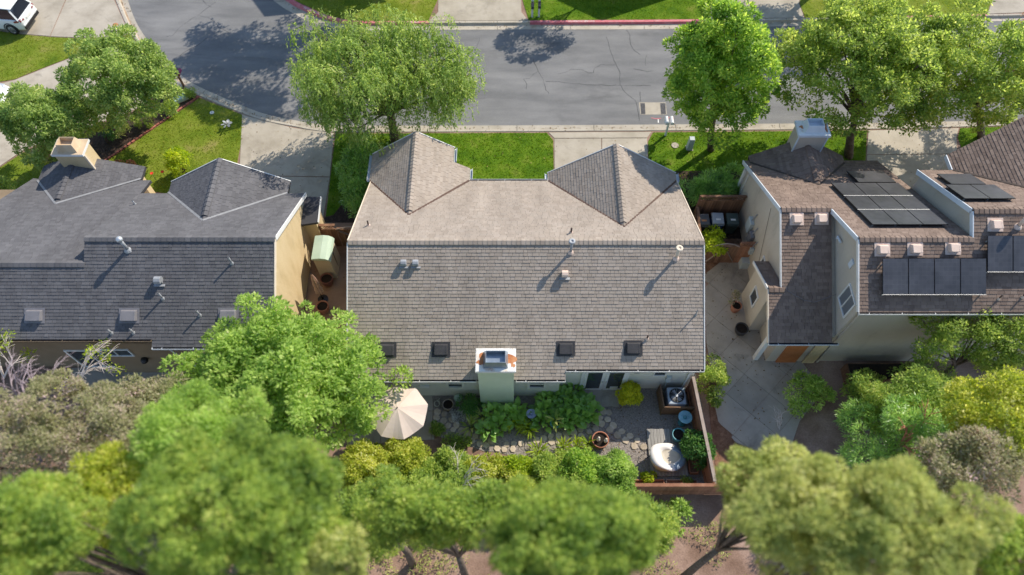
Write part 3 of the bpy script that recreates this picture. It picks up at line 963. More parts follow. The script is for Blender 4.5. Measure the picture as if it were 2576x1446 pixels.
def pipe_vent(root, p, h, r=.04, m=None, cap=None, flash=None):
    p = Vector(p)
    b = MB().tube([p - Vector((0, 0, .15)), p + Vector((0, 0, h))], r, 10)
    o = b.build('vent_pipe', m or M['pipe_dark'], root, True)
    fl = MB().lathe([(r * 2.6, -.03), (r * 2.0, .04), (r * 1.15, .1)], p, 10)
    fl.build('flashing', flash or M['galv_dull'], o)
    if cap == 'ball':
        MB().lathe([(.02, h - .03), (.11, h), (.14, h + .08), (.12, h + .15), (.06, h + .2), (.0, h + .21)], p, 14).build('vent_cap', M['galv'], o, True)
    elif cap == 'disc':
        MB().lathe([(r * 1.2, h - .02), (r * 2.5, h), (r * 2.5, h + .05), (r * 1.1, h + .06), (r * .9, h + .02), (0, h + .02)], p, 14).build('vent_cap', m or M['galv'], o, True)
    else:
        MB().lathe([(r * 1.02, h - .03), (r * 1.02, h + .004), (r * .7, h + .006), (r * .7, h - .06), (0, h - .06)], p, 10).build('pipe_mouth', M['black_metal'], o)
    return o


def gooseneck(root, p, m, s=1.0):
    """hooded vent whose mouth looks down the slope (-y)"""
    x, y, z = p
    prof = [(y + .12 * s, z - .05), (y + .12 * s, z + .2 * s), (y + .06 * s, z + .29 * s), (y - .05 * s, z + .31 * s), (y - .16 * s, z + .25 * s), (y - .2 * s, z + .14 * s), (y - .1 * s, z + .12 * s), (y - .06 * s, z - .1)]
    o = MB().extrude(prof, 'x', x - .13 * s, x + .13 * s).build('vent_hood', m, root, bevel=.012)
    MB().box((x - .22 * s, y - .2 * s, z - .06), (x + .22 * s, y + .2 * s, z - .035)).build('flashing', M['galv_dull'], o)
    return o


def box_vent(root, p, slope, m, w=.46, d=.4, h=.16, lip=True):
    """low square attic vent lying on a roof plane that falls towards -y"""
    x, y, z = p
    a = math.atan(slope)
    e1 = Vector((1, 0, 0)); e2 = Vector((0, cos(a), sin(a))); e3 = Vector((0, -sin(a), cos(a)))
    c = Vector(p)
    def q(i, j, k): return c + e1 * i + e2 * j + e3 * k
    b = MB()
    b.add([q(-w / 2, -d / 2, .02), q(w / 2, -d / 2, .02), q(w / 2, d / 2, .02), q(-w / 2, d / 2, .02),
           q(-w / 2 + .02, -d / 2 + .0, h), q(w / 2 - .02, -d / 2 + .0, h), q(w / 2 - .03, d / 2 - .05, h * .8), q(-w / 2 + .03, d / 2 - .05, h * .8)],
          [(0, 3, 2, 1), (4, 5, 6, 7), (0, 1, 5, 4), (1, 2, 6, 5), (2, 3, 7, 6), (3, 0, 4, 7)])
    o = b.build('roof_vent', m, root, bevel=.015)
    f = MB()
    f.add([q(-w / 2 - .1, -d / 2 - .1, .038), q(w / 2 + .1, -d / 2 - .1, .038), q(w / 2 + .1, d / 2 + .08, .038), q(-w / 2 - .1, d / 2 + .08, .038)], [(0, 1, 2, 3)])
    f.build('flashing', m, o)
    for s in (-1, 1):
        t = MB()
        t.add([q(s * (w / 2 - .085), -d / 2 + .02, h + .004), q(s * (w / 2 - .03), -d / 2 + .02, h + .004), q(s * (w / 2 - .035), d / 2 - .1, h * .82 + .006), q(s * (w / 2 - .085), d / 2 - .1, h * .82 + .006)], [(0, 1, 2, 3)])
        t.build('vent_rib', m, o)
    return o


def solar(root, pl, slope_sign, x0, x1, y0, y1, nx, ny, lift, s):
    """panels on a plane z=pl(x,y); y0<y1"""
    dx, dy = (x1 - x0) / nx, (y1 - y0) / ny
    g = .012
    for i in range(nx):
        for j in range(ny):
            a0, a1, b0, b1 = x0 + i * dx + g, x0 + (i + 1) * dx - g, y0 + j * dy + g, y0 + (j + 1) * dy - g
            q = [Vector((a, b, pl(a, b) + lift)) for a, b in ((a0, b0), (a1, b0), (a1, b1), (a0, b1))]
            o = MB().prism(q, .045).build('solar_panel', M['solar_frame'], root)
            n = (q[1] - q[0]).cross(q[3] - q[0]).normalized()
            c = sum(q, Vector()) / 4
            MB().add([c + (v - c) * .982 + n * .004 for v in q], [(0, 1, 2, 3)]).build('cell_sheet', M['solar'], o)
    # rails and feet
    for j in range(0 if slope_sign < 0 else 1, ny if slope_sign > 0 else 1):
        b = y0 + j * dy
        MB().beam((x0, b, pl(x0, b) + lift - .001), (x1, b, pl(x1, b) + lift - .001), .014, .014).build('solar_rail', M['solar_rail'], root)
    f = MB()
    for i in range(nx + 1):
        for j in range(ny + 1):
            a, b = min(max(x0 + i * dx, x0 + .1), x1 - .1), min(max(y0 + j * dy, y0 + .1), y1 - .1)
            f.beam((a, b, pl(a, b)), (a, b, pl(a, b) + lift - .05), .04, .04, (0, 1, 0))
    f.build('solar_feet', M['galv_dull'], root)


def chimney(root, x0, x1, y0, y1, z0, z1, body, cap, flue, flue_h, trim=None, name='chimney'):
    o = MB().box((x0, y0, z0), (x1, y1, z1 - .1)).build(name, body, root)
    e = .08
    c = MB().box((x0 - e, y0 - e, z1 - .12), (x1 + e, y1 + e, z1)).build('chimney_cap', [trim or cap], o)
    MB().box((x0 - e + .02, y0 - e + .02, z1 + .001), (x1 + e - .02, y1 + e - .02, z1 + .012)).build('cap_sheet', cap, o)
    mx, my = (x0 + x1) / 2, (y0 + y1) / 2
    w, d = (x1 - x0) * .27, (y1 - y0) * .30
    i = .1
    zt = z1 + flue_h
    b = MB()
    b.frustum((mx - w - i, my - d - i, z1 + .012), (mx + w + i, my + d + i, zt), i)
    b.f.pop(1); b.m.pop(1)
    b.add([(mx - w + .02, my - d + .02, zt), (mx + w - .02, my - d + .02, zt), (mx + w - .02, my + d - .02, zt), (mx - w + .02, my + d - .02, zt),
           (mx - w + .02, my - d + .02, zt - .25), (mx + w - .02, my - d + .02, zt - .25), (mx + w - .02, my + d - .02, zt - .25), (mx - w + .02, my + d - .02, zt - .25)],
          [(0, 4, 5, 1), (1, 5, 6, 2), (2, 6, 7, 3), (3, 7, 4, 0), (4, 7, 6, 5)])
    r = MB()
    b.add([(mx - w, my - d, zt), (mx + w, my - d, zt), (mx + w, my + d, zt), (mx - w, my + d, zt), (mx - w + .02, my - d + .02, zt), (mx + w - .02, my - d + .02, zt), (mx + w - .02, my + d - .02, zt), (mx - w + .02, my + d - .02, zt)],
          [(0, 1, 5, 4), (1, 2, 6, 5), (2, 3, 7, 6), (3, 0, 4, 7)])
    b.build('flue_hood', flue, o)
    return o


# ================================================================ CENTRE HOUSE
ch = thing('house', 'house with a light taupe shingle roof, two front gables and a pale green back chimney', 'house', (0.5, 16.5, 0))
rf = Roof(ch, M['sh_center'], M['deck_c'])
XL, XR, YR, ZR = -6.85, 8.0, 16.5, 5.26
cb = lambda x, y: ZR - .561 * (YR - y)
cf = lambda x, y: ZR - .5 * (y - YR)
pt = lambda f, x, y: Vector((x, y, f(x, y)))
rf.plane([pt(cb, XL, YR), pt(cb, XL, 11.48), pt(cb, 2.23, 11.48), pt(cb, 2.23, 11.85), pt(cb, XR, 11.85), pt(cb, XR, YR)])
rf.plane([pt(cf, XL, YR), pt(cf, XR, YR), pt(cf, XR, 21.8), pt(cf, XL, 21.8)])
# left front gable
T1, A1 = Vector((-4.6, 18.62, 4.19)), Vector((-4.6, 23.5, 4.19))
rf.plane([T1, A1, Vector((-6.95, 23.5, 2.6)), Vector((-6.95, 21.82, 2.6))])
zz = lambda x: 4.19 - .631 * (x + 4.6)
rf.plane([T1, Vector((-2.08, 21.82, 2.6)), Vector((-2.08, 22.6, 2.6)), Vector((-2.85, 22.6, zz(-2.85))), Vector((-2.85, 23.5, zz(-2.85))), A1])
# right front gable
T2, A2 = Vector((4.85, 17.64, 4.68)), Vector((4.85, 22.3, 4.68))
rf.plane([T2, A2, Vector((1.75, 22.3, 2.6)), Vector((1.75, 21.8, 2.6))])
rf.plane([T2, Vector((8.02, 21.8, 2.6)), Vector((8.02, 22.3, 2.6)), A2])
rf.ridge((XL, YR, ZR), (XR, YR, ZR), .5, .561)
rf.ridge(T1 + Vector((0, .25, 0)), A1, .67, .63, .2, .14)
rf.ridge(T2 + Vector((0, .25, 0)), A2, .67, .66, .2, .14)
rf.finish()
valley(ch, T1, (-2.08, 21.82, 2.62), M['pipe_dark'], .1); valley(ch, T1, (-6.9, 21.82, 2.62), M['pipe_dark'], .1)
valley(ch, T2, (1.78, 21.8, 2.62), M['pipe_dark'], .1); valley(ch, T2, (8.0, 21.8, 2.62), M['pipe_dark'], .1)
for x in (XL - .02, XR + .02):
    board(ch, (x, 11.5 if x < 0 else 11.87, cb(0, 11.5 if x < 0 else 11.87)), (x, YR - .01, ZR), M['trim'])
    board(ch, (x, YR + .01, ZR), (x, 21.78, cf(0, 21.78)), M['trim_cream'])
for a, b in (((-6.93, 23.52, 2.6), (-4.61, 23.52, 4.19)), ((-4.59, 23.52, 4.19), (-2.86, 23.52, zz(-2.85))), ((1.77, 22.32, 2.6), (4.84, 22.32, 4.68)), ((4.86, 22.32, 4.68), (8.0, 22.32, 2.6))):
    board(ch, a, b, M['trim'])
w = MB()
# main body, back part stepping at X=2.23
w.extrude([(11.73, 0), (11.73, cb(0, 11.73) - .2), (YR, ZR - .2), (21.4, cf(0, 21.4) - .2), (21.4, 0)], 'x', -4.35, 2.05)
w.extrude([(12.9, 0), (12.9, cb(0, 12.9) - .2), (YR, ZR - .2), (21.4, cf(0, 21.4) - .2), (21.4, 0)], 'x', -6.7, -4.351)
w.extrude([(12.07, 0), (12.07, cb(0, 12.07) - .2), (YR, ZR - .2), (21.4, cf(0, 21.4) - .2), (21.4, 0)], 'x', 2.051, 7.85)
w.build('wall', M['stucco_cream'], ch)
w = MB()
w.extrude([(-6.8, 0), (-6.8, 2.5), (-4.6, 3.98), (-2.95, 2.95), (-2.95, 0)], 'y', 21.41, 23.3)
w.extrude([(-2.949, 0), (-2.949, 2.9), (-2.2, 2.48), (-2.2, 0)], 'y', 21.41, 22.45)
w.extrude([(1.9, 0), (1.9, 2.5), (4.85, 4.45), (7.85, 2.5), (7.85, 0)], 'y', 21.41, 22.1)
w.build('gable_wall', M['stucco_green'], ch)
gutter(ch, XL, -1.5, 11.475, cb(0, 11.48)); gutter(ch, .18, 2.215, 11.475, cb(0, 11.48)); gutter(ch, 2.25, XR, 11.845, cb(0, 11.85))
gutter(ch, -2.05, 1.73, 21.81, 2.62, side=1)
for x, y0, y1, s in ((-2.06, 21.85, 22.6, 1), (-2.83, 22.65, 23.5, 1), (-6.97, 21.85, 23.5, -1), (1.73, 21.85, 22.3, -1), (8.04, 21.8, 22.3, 1)):
    z = 2.6 if x != -2.83 else zz(-2.85)
    b = MB(); b.box((min(x, x + s * .12), y0, z - .1), (max(x, x + s * .12), y1, z - .088)); b.box((min(x + s * .108, x + s * .12), y0, z - .087), (max(x + s * .108, x + s * .12), y1, z + .015))
    b.build('gutter', M['trim_blue'], ch)
chm = chimney(ch, -1.38, .08, 11.28, 12.15, 0, 3.9, M['stucco_green'], M['cap_white'], M['steel_blue'], .34, M['trim'])
b = MB(); b.frustum((-1.38, 10.95, 0), (.08, 11.279, .5), 0); 
# rust streaks on the chimney cap
def blob(cx, cy, rx, ry, z, seed):
    q = random.Random(seed); ph = [q.uniform(0, 6.28) for _ in range(3)]
    return [Vector((cx + rx * (1 + .25 * sin(2 * t + ph[0]) + .22 * sin(3 * t + ph[1]) + .1 * sin(5 * t + ph[2])) * cos(t), cy + ry * (1 + .25 * sin(2 * t + ph[0]) + .22 * sin(3 * t + ph[1]) + .1 * sin(5 * t + ph[2])) * sin(t), z)) for t in [2 * pi * i / 36 for i in range(36)]]
MB().prism(blob(-.65, 11.72, .60, .36, 3.9165, 4), .004).build('rust_stain', M['rust'], chm)
MB().prism(blob(.03, 11.5, .08, .12, 3.917, 9), .004).build('rust_stain', M['rust'], chm)
MB().prism(blob(-1.32, 11.6, .09, .1, 3.917, 12), .004).build('rust_stain', M['rust'], chm)
# vents
def cbp(px, py): return on_plane(px, py, (0, YR, ZR), Vector((0, -.561, 1)))
def cfp(px, py): return on_plane(px, py, (0, YR, ZR), Vector((0, .5, 1)))
for px, py in ((1016, 664), (1046, 664)): gooseneck(ch, cbp(px, py), M['galv_dull'], .9)
gooseneck(ch, cbp(1420, 692), M['vent_beige'], 1.0)
pipe_vent(ch, cbp(1435, 634), .78, .055, M['galv_dull'], 'disc', M['vent_beige'])
pipe_vent(ch, cbp(1699.5, 649), .72, .06, M['trim_cream'], 'disc', M['vent_beige'])
pipe_vent(ch, cbp(1749, 792), .42, .025, M['galv_dull'])
pipe_vent(ch, cbp(1627, 852), .3, .035, M['pipe_dark'], None, M['vent_beige'])
pipe_vent(ch, cfp(927, 567), .33, .035, M['pipe_dark'], None, M['vent_beige'])
pipe_vent(ch, cfp(1436, 585), .32, .04, M['pipe_dark'], None, M['vent_beige'])
for px, py in ((974, 879), (1109, 878), (1422.5, 876), (1592, 874.5)): box_vent(ch, cbp(px, py), .561, M['vent_dark'], .58, .46, .17)
# back door, windows, fittings
window(ch, (-2.45, 11.73, 1.55), .7, 1.0, 'y-', M['stucco_cream'], M['glass'], 1, True, .08, .12)
window(ch, (1.07, 11.73, 1.5), .72, 1.0, 'y-', M['stucco_cream'], M['glass'], 1, True, .08, .12)
window(ch, (6.35, 12.07, 1.9), .5, .7, 'y-', M['trim'], M['glass'], 1, True, .05, .04)
dr = MB().box((3.0, 12.0, .02), (5.05, 12.069, 2.2)).build('door_frame', M['trim'], ch)
for x0, x1 in ((3.14, 4.0), (4.06, 4.92)):
    d = MB().box((x0, 11.97, .06), (x1, 11.999, 2.12)).build('door', M['trim'], ch)
    MB().box((x0 + .12, 11.962, .28), (x1 - .12, 11.969, 2.0)).build('pane', M['glass'], d)
    MB().box((x1 - .07 if x0 < 4 else x0 + .03, 11.92, 1.0), (x1 - .03 if x0 < 4 else x0 + .07, 11.969, 1.1)).build('handle', M['galv'], d)
MB().box((4.35, 11.95, .1), (4.7, 11.9605, .5)).build('pet_flap', M['trim'], ch)
MB().box((5.22, 11.95, 1.95), (5.42, 12.069, 2.2)).build('wall_lamp', M['galv'], ch)
MB().box((6.7, 11.95, 1.0), (6.9, 12.069, 1.5)).tube([(6.8, 12.0, 1.0), (6.8, 12.0, .05)], .03).build('meter_box', M['box_grey'], ch)
MB().box((-4.0, 11.64, 1.1), (-3.6, 11.729, 1.3)).build('outlet_box', M['trim'], ch)
downspout(ch, 7.6, 12.06, 2.3, M['trim'])

# ================================================================ LEFT HOUSE
lh = thing('house', 'house with a dark slate grey shingle roof and a bright yellow stucco side wall', 'house', (-17, 16.5, 0))
lf = Roof(lh, M['sh_left'], M['deck_l'])
LX, LS, LW = -9.85, -17.73, -32.0
lb = lambda x, y: 5.5 - .56 * (16.5 - y)
l1 = lambda x, y: 5.5 - .6 * (y - 16.5)
l2 = lambda x, y: 4.98 - .4 * (y - 15.58)
N1, N2 = Vector((0, .6, 1)), Vector((0, .4, 1))
lf.plane([pt(lb, LX, 16.5), pt(lb, LS, 16.5), pt(lb, LS, 15.58), pt(lb, LW, 15.58), pt(lb, LW, 12.85), pt(lb, -14.9, 12.85), pt(lb, -14.9, 12.57), pt(lb, LX, 12.57)])
lf.plane([pt(l1, LX, 16.5), pt(l1, LX, 20.8), pt(l1, LS, 20.8), pt(l1, LS, 16.5)], expo=.15, low=.018)
pa, pb_ = on_plane(0, 502, (0, 15.58, 4.98), N2), on_plane(84, 449, (0, 15.58, 4.98), N2)
pc = pa + (pa - pb_) * 2.5
lf.plane([pt(l2, LS, 15.58), pt(l2, LS, 22.0), pt(l2, -22.6, 22.0), pb_, pc, pt(l2, LW, 17.6), pt(l2, LW, 15.58)], expo=.15, low=.018)
TL1, AL1 = Vector((-13.52, 18.08, 4.55)), Vector((-13.52, 21.55, 4.55))
lf.plane([TL1, AL1, Vector((-16.4, 21.55, 2.86)), Vector((-16.4, 20.9, 2.86))])
lf.plane([TL1, Vector((-10.7, 20.85, 2.89)), Vector((-10.7, 21.55, 2.89)), AL1], expo=.15)
TL2, AL2 = Vector((-21.3, 19.97, 3.23)), Vector((-21.3, 22.9, 3.23))
lf.plane([TL2, AL2, Vector((-23.25, 22.9, 2.43)), Vector((-23.25, 21.96, 2.43))])
lf.plane([TL2, Vector((-18.25, 22.1, 2.38)), Vector((-18.25, 22.9, 2.38)), AL2], expo=.15)
lf.ridge((LS, 16.5, 5.5), (LX, 16.5, 5.5), .6, .56, .24, .15)
lf.ridge((LW, 15.58, 4.98), (LS, 15.58, 4.98), .4, .56, .24, .15)
lf.ridge(TL1 + Vector((0, .25, 0)), AL1, .6, .6, .24, .14)
lf.ridge(TL2 + Vector((0, .25, 0)), AL2, .4, .3, .24, .14)
lf.finish()
for a, b in ((TL1, (-10.7, 20.85, 2.91)), (TL1, (-16.4, 20.9, 2.88)), (TL2, (-18.25, 22.1, 2.4)), (TL2, (-23.25, 21.96, 2.45))):
    valley(lh, a, b, M['valley'], .1)
board(lh, (LX + .02, 12.6, lb(0, 12.6)), (LX + .02, 16.49, 5.5), M['trim_cream'], .18)
board(lh, (LX + .02, 16.51, 5.5), (LX + .02, 20.8, l1(0, 20.8)), M['trim'], .2)
board(lh, (-16.4, 21.57, 2.86), (-13.53, 21.57, 4.55), M['trim']); board(lh, (-13.51, 21.57, 4.55), (-10.7, 21.57, 2.89), M['trim'])
w = MB()
w.extrude([(12.9, 0), (12.9, lb(0, 12.9) - .2), (16.5, 5.3), (20.3, l1(0, 20.3) - .2), (20.3, 0)], 'x', LS, -9.98)
w.build('wall', M['stucco_yellow'], lh)
w = MB()
w.extrude([(13.15, 0), (13.15, lb(0, 13.15) - .2), (15.58, 4.78), (21.4, l2(0, 21.4) - .2), (21.4, 0)], 'x', LW, LS - .001)
w.box((-17.7, 12.84, 0), (-10.1, 12.899, 3.1))
w.build('wall', M['stucco_brown'], lh)
w = MB()
w.extrude([(-16.2, 0), (-16.2, 2.7), (-13.52, 4.3), (-10.9, 2.75), (-10.9, 0)], 'y', 20.301, 21.4)
w.extrude([(-23.0, 0), (-23.0, 2.2), (-21.2, 3.0), (-18.5, 2.2), (-18.5, 0)], 'y', 21.401, 22.7)
w.build('gable_wall', M['stucco_yellow'], lh)
# entry bump on the yellow side
w = MB(); w.box((-9.979, 19.6, 0), (-9.35, 20.6, 2.3)); w.build('entry_wall', M['stucco_yellow'], lh)
w = MB(); w.prism([Vector((-9.97, 19.35, 2.42)), Vector((-9.2, 19.5, 2.40)), Vector((-9.2, 20.85, 2.6)), Vector((-9.97, 20.85, 2.62))], .14); w.build('entry_roof', M['deck_l'], lh)
board(lh, (-9.18, 19.5, 2.42), (-9.18, 20.85, 2.62), M['trim'], .16)
chl = chimney(lh, -21.7, -20.35, 22.26, 23.1, 0, 4.08, M['stucco_yellow'], M['cap_tan'], M['cap_tan'], .42, M['trim'])
MB().prism(blob(-21.45, 22.85, .14, .06, 4.0965, 3), .004).build('rust_stain', M['rust'], chl)
MB().box((-20.33, 22.24, 1.5), (-20.25, 22.34, 3.95)).build('corner_board', M['trim_cream'], chl)
gutter(lh, -14.88, LX, 12.565, lb(0, 12.57), M['trim_blue']); gutter(lh, LW, -14.93, 12.845, lb(0, 12.85), M['stucco_brown'])
def lbp(px, py): return on_plane(px, py, (0, 16.5, 5.5), Vector((0, -.56, 1)))
for x, y, h in ((583.5, 662, .38), (410, 751, .4), (503, 793, .36), (281, 838, .3), (336, 837, .3), (605, 859, .3)): pipe_vent(lh, lbp(x, y), h * 1.25, .036, M['galv_dull'], None, M['galv_dull'])
pipe_vent(lh, lbp(322, 628), .68, .07, M['galv_dull'], 'ball', M['galv_dull'])
gooseneck(lh, lbp(402, 708), M['galv_dull'], 1.05)
for x in (88.5, 326, 575): box_vent(lh, lbp(x, 793), .56, M['vent_grey'], .66, .46, .2)
pipe_vent(lh, on_plane(340, 514, (0, 16.5, 5.5), N1), .3, .03, M['galv'], None, M['galv'])
window(lh, (-17.0, 12.84, 2.2), 1.3, .6, 'y-', M['trim_blue'], M['glass'], 1)
window(lh, (-18.6, 13.15, .9), 1.9, 1.7, 'y-', M['trim'], M['glass'], 1)
MB().lathe([(.0, .12), (.14, .1), (.16, -.02), (.1, -.1), (.0, -.12)], (-16.0, 12.72, 1.6), 12).build('wall_lamp', M['black_metal'], lh, True)
MB().beam((-14.3, 12.6, 3.0), (-13.9, 12.8, .1), .06, .06).build('downspout', M['trim_blue'], lh)

# ================================================================ RIGHT HOUSE
rh = thing('house', 'brown shingled stepped two-storey house with greige walls and roof solar panels', 'house', (17, 17, 0))
rr = Roof(rh, M['sh_right'], M['deck_r'])
AX, BX, CX_, EX = 11.5, 13.65, 18.15, 29.0
rb = lambda x, y: 5.37 - .56 * (18.1 - y)          # low back slope
rfz = lambda x, y: 5.37 - .56 * (y - 18.1)          # long front slope
rbb = lambda x, y: 5.3 + .574 * (y - 13.14)         # upper back slope
rcf = lambda x, y: 7.3 - .58 * (y - 16.62)          # upper front slope on the right
rr.plane([pt(rb, BX, 18.1), pt(rb, AX, 18.1), pt(rb, AX, 15.12), pt(rb, 10.95, 15.12), pt(rb, 10.95, 13.11), pt(rb, BX, 13.11)])
rr.plane([pt(rfz, AX, 18.1), pt(rfz, BX, 18.1), pt(rfz, BX, 15.65), pt(rfz, CX_, 15.65), pt(rfz, CX_, 23.1), pt(rfz, AX, 23.1)], expo=.15, low=.02)
a0f = lambda x, y: 3.70 - .49 * (y - 15.12)
rr.plane([pt(a0f, 10.95, 15.12), pt(a0f, 11.62, 15.12), pt(a0f, 11.62, 17.1), pt(a0f, 10.95, 17.1)])
rr.plane([pt(rbb, BX, 15.65), pt(rbb, BX, 13.14), pt(rbb, EX, 13.14), pt(rbb, EX, 16.62), pt(rbb, CX_, 16.62), pt(rbb, CX_, 15.65)])
rr.plane([pt(rcf, CX_, 16.62), pt(rcf, EX, 16.62), pt(rcf, EX, 20.42), pt(rcf, CX_, 20.42)], expo=.15, low=.02)
TA, AA = Vector((14.1, 20.38, 4.09)), Vector((14.1, 23.3, 4.09))
rr.plane([TA, AA, Vector((11.75, 23.3, 2.7)), Vector((11.75, 22.86, 2.7))])
rr.plane([TA, Vector((16.4, 22.86, 2.7)), Vector((16.4, 23.3, 2.7)), AA])
TD, AD = Vector((23.3, 17.1, 7.05)), Vector((23.3, 22.4, 7.05))
rr.plane([TD, AD, Vector((19.7, 21.3, 5.1)), Vector((19.7, 20.42, 5.1))])
rr.plane([TD, Vector((26.9, 20.42, 5.1)), Vector((26.9, 22.4, 5.1)), AD])
rr.ridge((AX, 18.1, 5.37), (BX, 18.1, 5.37), .56, .56, .2)
rr.ridge((BX, 15.65, 6.742), (CX_, 15.65, 6.742), .56, .574, .2)
rr.ridge((CX_, 16.62, 7.3), (EX, 16.62, 7.3), .58, .574, .2)
rr.ridge((10.95, 15.12, 3.7), (11.6, 15.12, 3.7), .49, .56, .2)
rr.ridge(TA + Vector((0, .25, 0)), AA, .6, .6, .2, .14)
rr.finish()
for a, b in ((TA, (16.4, 22.86, 2.72)), (TA, (11.75, 22.86, 2.72)), (TD, (19.7, 20.42, 5.12))): valley(rh, a, b, M['deck_r'], .1)
w = MB()
w.extrude([(13.4, 0), (13.4, rb(0, 13.4) - .2), (18.1, 5.17), (22.8, rfz(0, 22.8) - .2), (22.8, 0)], 'x', 11.65, 13.849)
w.extrude([(15.0, 0), (15.0, rb(0, 15.0) - .2), (15.12, 3.5), (16.9, a0f(0, 16.9) - .2), (16.9, 0)], 'x', 11.1, 11.649)
w.extrude([(13.42, 0), (13.42, rbb(0, 13.42) - .2), (15.65, 6.54), (22.8, rfz(0, 22.8) - .2), (22.8, 0)], 'x', 13.85, 18.199)
w.extrude([(13.42, 0), (13.42, rbb(0, 13.42) - .2), (16.62, 7.1), (20.2, rcf(0, 20.2) - .2), (20.2, 0)], 'x', 18.25, 28.9)
w.build('wall', M['stucco_greige'], rh)
w = MB()
w.extrude([(11.8, 0), (11.8, 2.5), (14.1, 3.85), (16.3, 2.5), (16.3, 0)], 'y', 22.801, 23.15)
w.extrude([(19.85, 0), (19.85, 4.9), (23.3, 6.8), (26.8, 4.9), (26.8, 0)], 'y', 20.201, 21.2)
w.build('gable_wall', M['stucco_greige'], rh)
w = MB().box((11.1, 13.45, 0), (11.3, 13.65, 2.5)).build('porch_post', M['trim'], rh)
tb = M['trim_blue']
board(rh, (AX - .02, 23.08, rfz(0, 23.08)), (AX - .02, 18.11, 5.37), tb, .2)
board(rh, (AX - .02, 18.09, 5.37), (AX - .02, 15.14, rb(0, 15.14)), M['trim'], .14)
board(rh, (10.93, 15.13, 3.7), (10.93, 13.13, rb(0, 13.13)), M['trim_cream'], .16); board(rh, (10.93, 17.1, a0f(0, 17.1)), (10.93, 15.15, 3.7), M['trim'], .16)
board(rh, (BX - .02, 18.0, rfz(0, 18.0)), (BX - .02, 15.66, 6.742), tb, .2); board(rh, (BX - .02, 15.64, 6.742), (BX - .02, 13.16, rbb(0, 13.16)), M['trim'], .16)
board(rh, (CX_ - .02, 20.4, rcf(0, 20.4)), (CX_ - .02, 16.63, 7.3), tb, .22); board(rh, (CX_ - .02, 16.61, 7.3), (CX_ - .02, 15.7, rbb(0, 15.7)), tb, .2)
board(rh, (19.68, 20.45, 5.1), (19.68, 21.3, 5.1), tb, .2)
MB().box((11.55, 22.62, 0), (11.64, 22.8, 2.4)).build('corner_board', M['trim'], rh)
MB().box((11.6, 22.2, 0), (11.645, 22.26, 2.6)).build('corner_board', M['trim'], rh)
gutter(rh, 10.95, 13.9, 13.105, rb(0, 13.11), tb); gutter(rh, BX, EX, 13.135, rbb(0, 13.14), M['trim'])
for k, px in enumerate((1, )):
    crx = chimney(rh, 13.45, 14.8, 22.75, 23.55, 0, 4.86, M['stucco_greige'], M['cap_white'], M['trim_blue'], .4, tb)
    for x in (13.42, 14.78):
        MB().box((x, 22.72, 2.8), (x + .06, 22.78, 4.74)).build('corner_board', tb, crx)
MB().prism(blob(13.62, 23.2, .14, .09, 4.8765, 5), .004).build('rust_stain', M['rust'], crx)
MB().prism(blob(14.72, 23.15, .08, .2, 4.8765, 6), .004).build('rust_stain', M['rust'], crx)
# solar arrays
NF = Vector((0, .56, 1)); fp = lambda x, y: on_plane(x, y, (0, 18.1, 5.37 + .2), NF)
a = [fp(*c8(625, 397)), fp(*c8(1290, 385)), fp(*c8(1825, 803)), fp(*c8(1075, 822))]
sx0, sx1 = (a[0].x + a[3].x) / 2, (a[1].x + a[2].x) / 2
sy1, sy0 = (a[0].y + a[1].y) / 2, (a[2].y + a[3].y) / 2
solar(rh, rfz, 1, sx0, sx1, sy0, sy1, 3, 3, .2, 1)
dyp = (sy1 - sy0) / 3
solar(rh, rfz, 1, sx0 + (sx1 - sx0) * .42, sx1 - .05, sy1 + .04, sy1 + .04 + dyp * .95, 1, 1, .2, 1)
NC = Vector((0, .58, 1)); fc = lambda x, y: on_plane(3500 * .6287 + x * .21733, 480 * .6287 + y * .21733, (0, 16.62, 7.3 + .2), NC)
a = [fc(815, 750), fc(1370, 740), fc(1635, 905), fc(1045, 912)]
x0, x1, y1, y0 = (a[0].x + a[3].x) / 2, (a[1].x + a[2].x) / 2, (a[0].y + a[1].y) / 2, (a[2].y + a[3].y) / 2
solar(rh, rcf, 1, x0, x1, y0, y1, 2, 1, .2, 1)
solar(rh, rcf, 1, x0 + .3, x1 - .3, y1 + .03, y1 + .03 + (y1 - y0) * .8, 1, 1, .2, 1)
NB = Vector((0, -.574, 1)); fbk = lambda x, y, l=.3: on_plane(x, y, (0, 13.14, 5.3 + l), NB)
a = [fbk(2219, 649), fbk(2481, 645), fbk(2480, 741), fbk(2219, 744)]
solar(rh, rbb, -1, (a[0].x + a[3].x) / 2, (a[1].x + a[2].x) / 2, a[2].y, a[0].y, 4, 1, .3, 1)
a = [fbk(2483, 591.5), fbk(2575, 590), fbk(2575, 684), fbk(2483, 685)]
wd = ((a[1].x + a[2].x) - (a[0].x + a[3].x)) / 2
solar(rh, rbb, -1, (a[0].x + a[3].x) / 2, (a[0].x + a[3].x) / 2 + wd * 2.1, a[2].y, a[0].y, 3, 1, .3, 1)
rbp = lambda x, y: on_plane(x, y, (0, 18.1, 5.37), Vector((0, -.56, 1)))
for x, y in ((285, 755), (535, 750)): box_vent(rh, rbp(*c8(x, y)), .56, M['vent_beige'], .4, .36, .24)
for x, y in ((1145, 1062), (1475, 1055), (1855, 1045), (2280, 812)): box_vent(rh, fbk(*c8(x, y), 0), .574, M['vent_beige'], .42, .36, .26)
pipe_vent(rh, fbk(*c8(2510, 830), 0), .7, .07, M['vent_beige'], 'ball', M['vent_beige'])
for x, y in ((2315, 115), (2555, 95)): pipe_vent(rh, fbk(*d4(x, y), 0), .3, .03, M['pipe_dark'], None, M['vent_beige'])
window(rh, (13.85, 14.2, 4.3), .95, 1.15, 'x-', M['trim'], M['glass_grey'], 1)
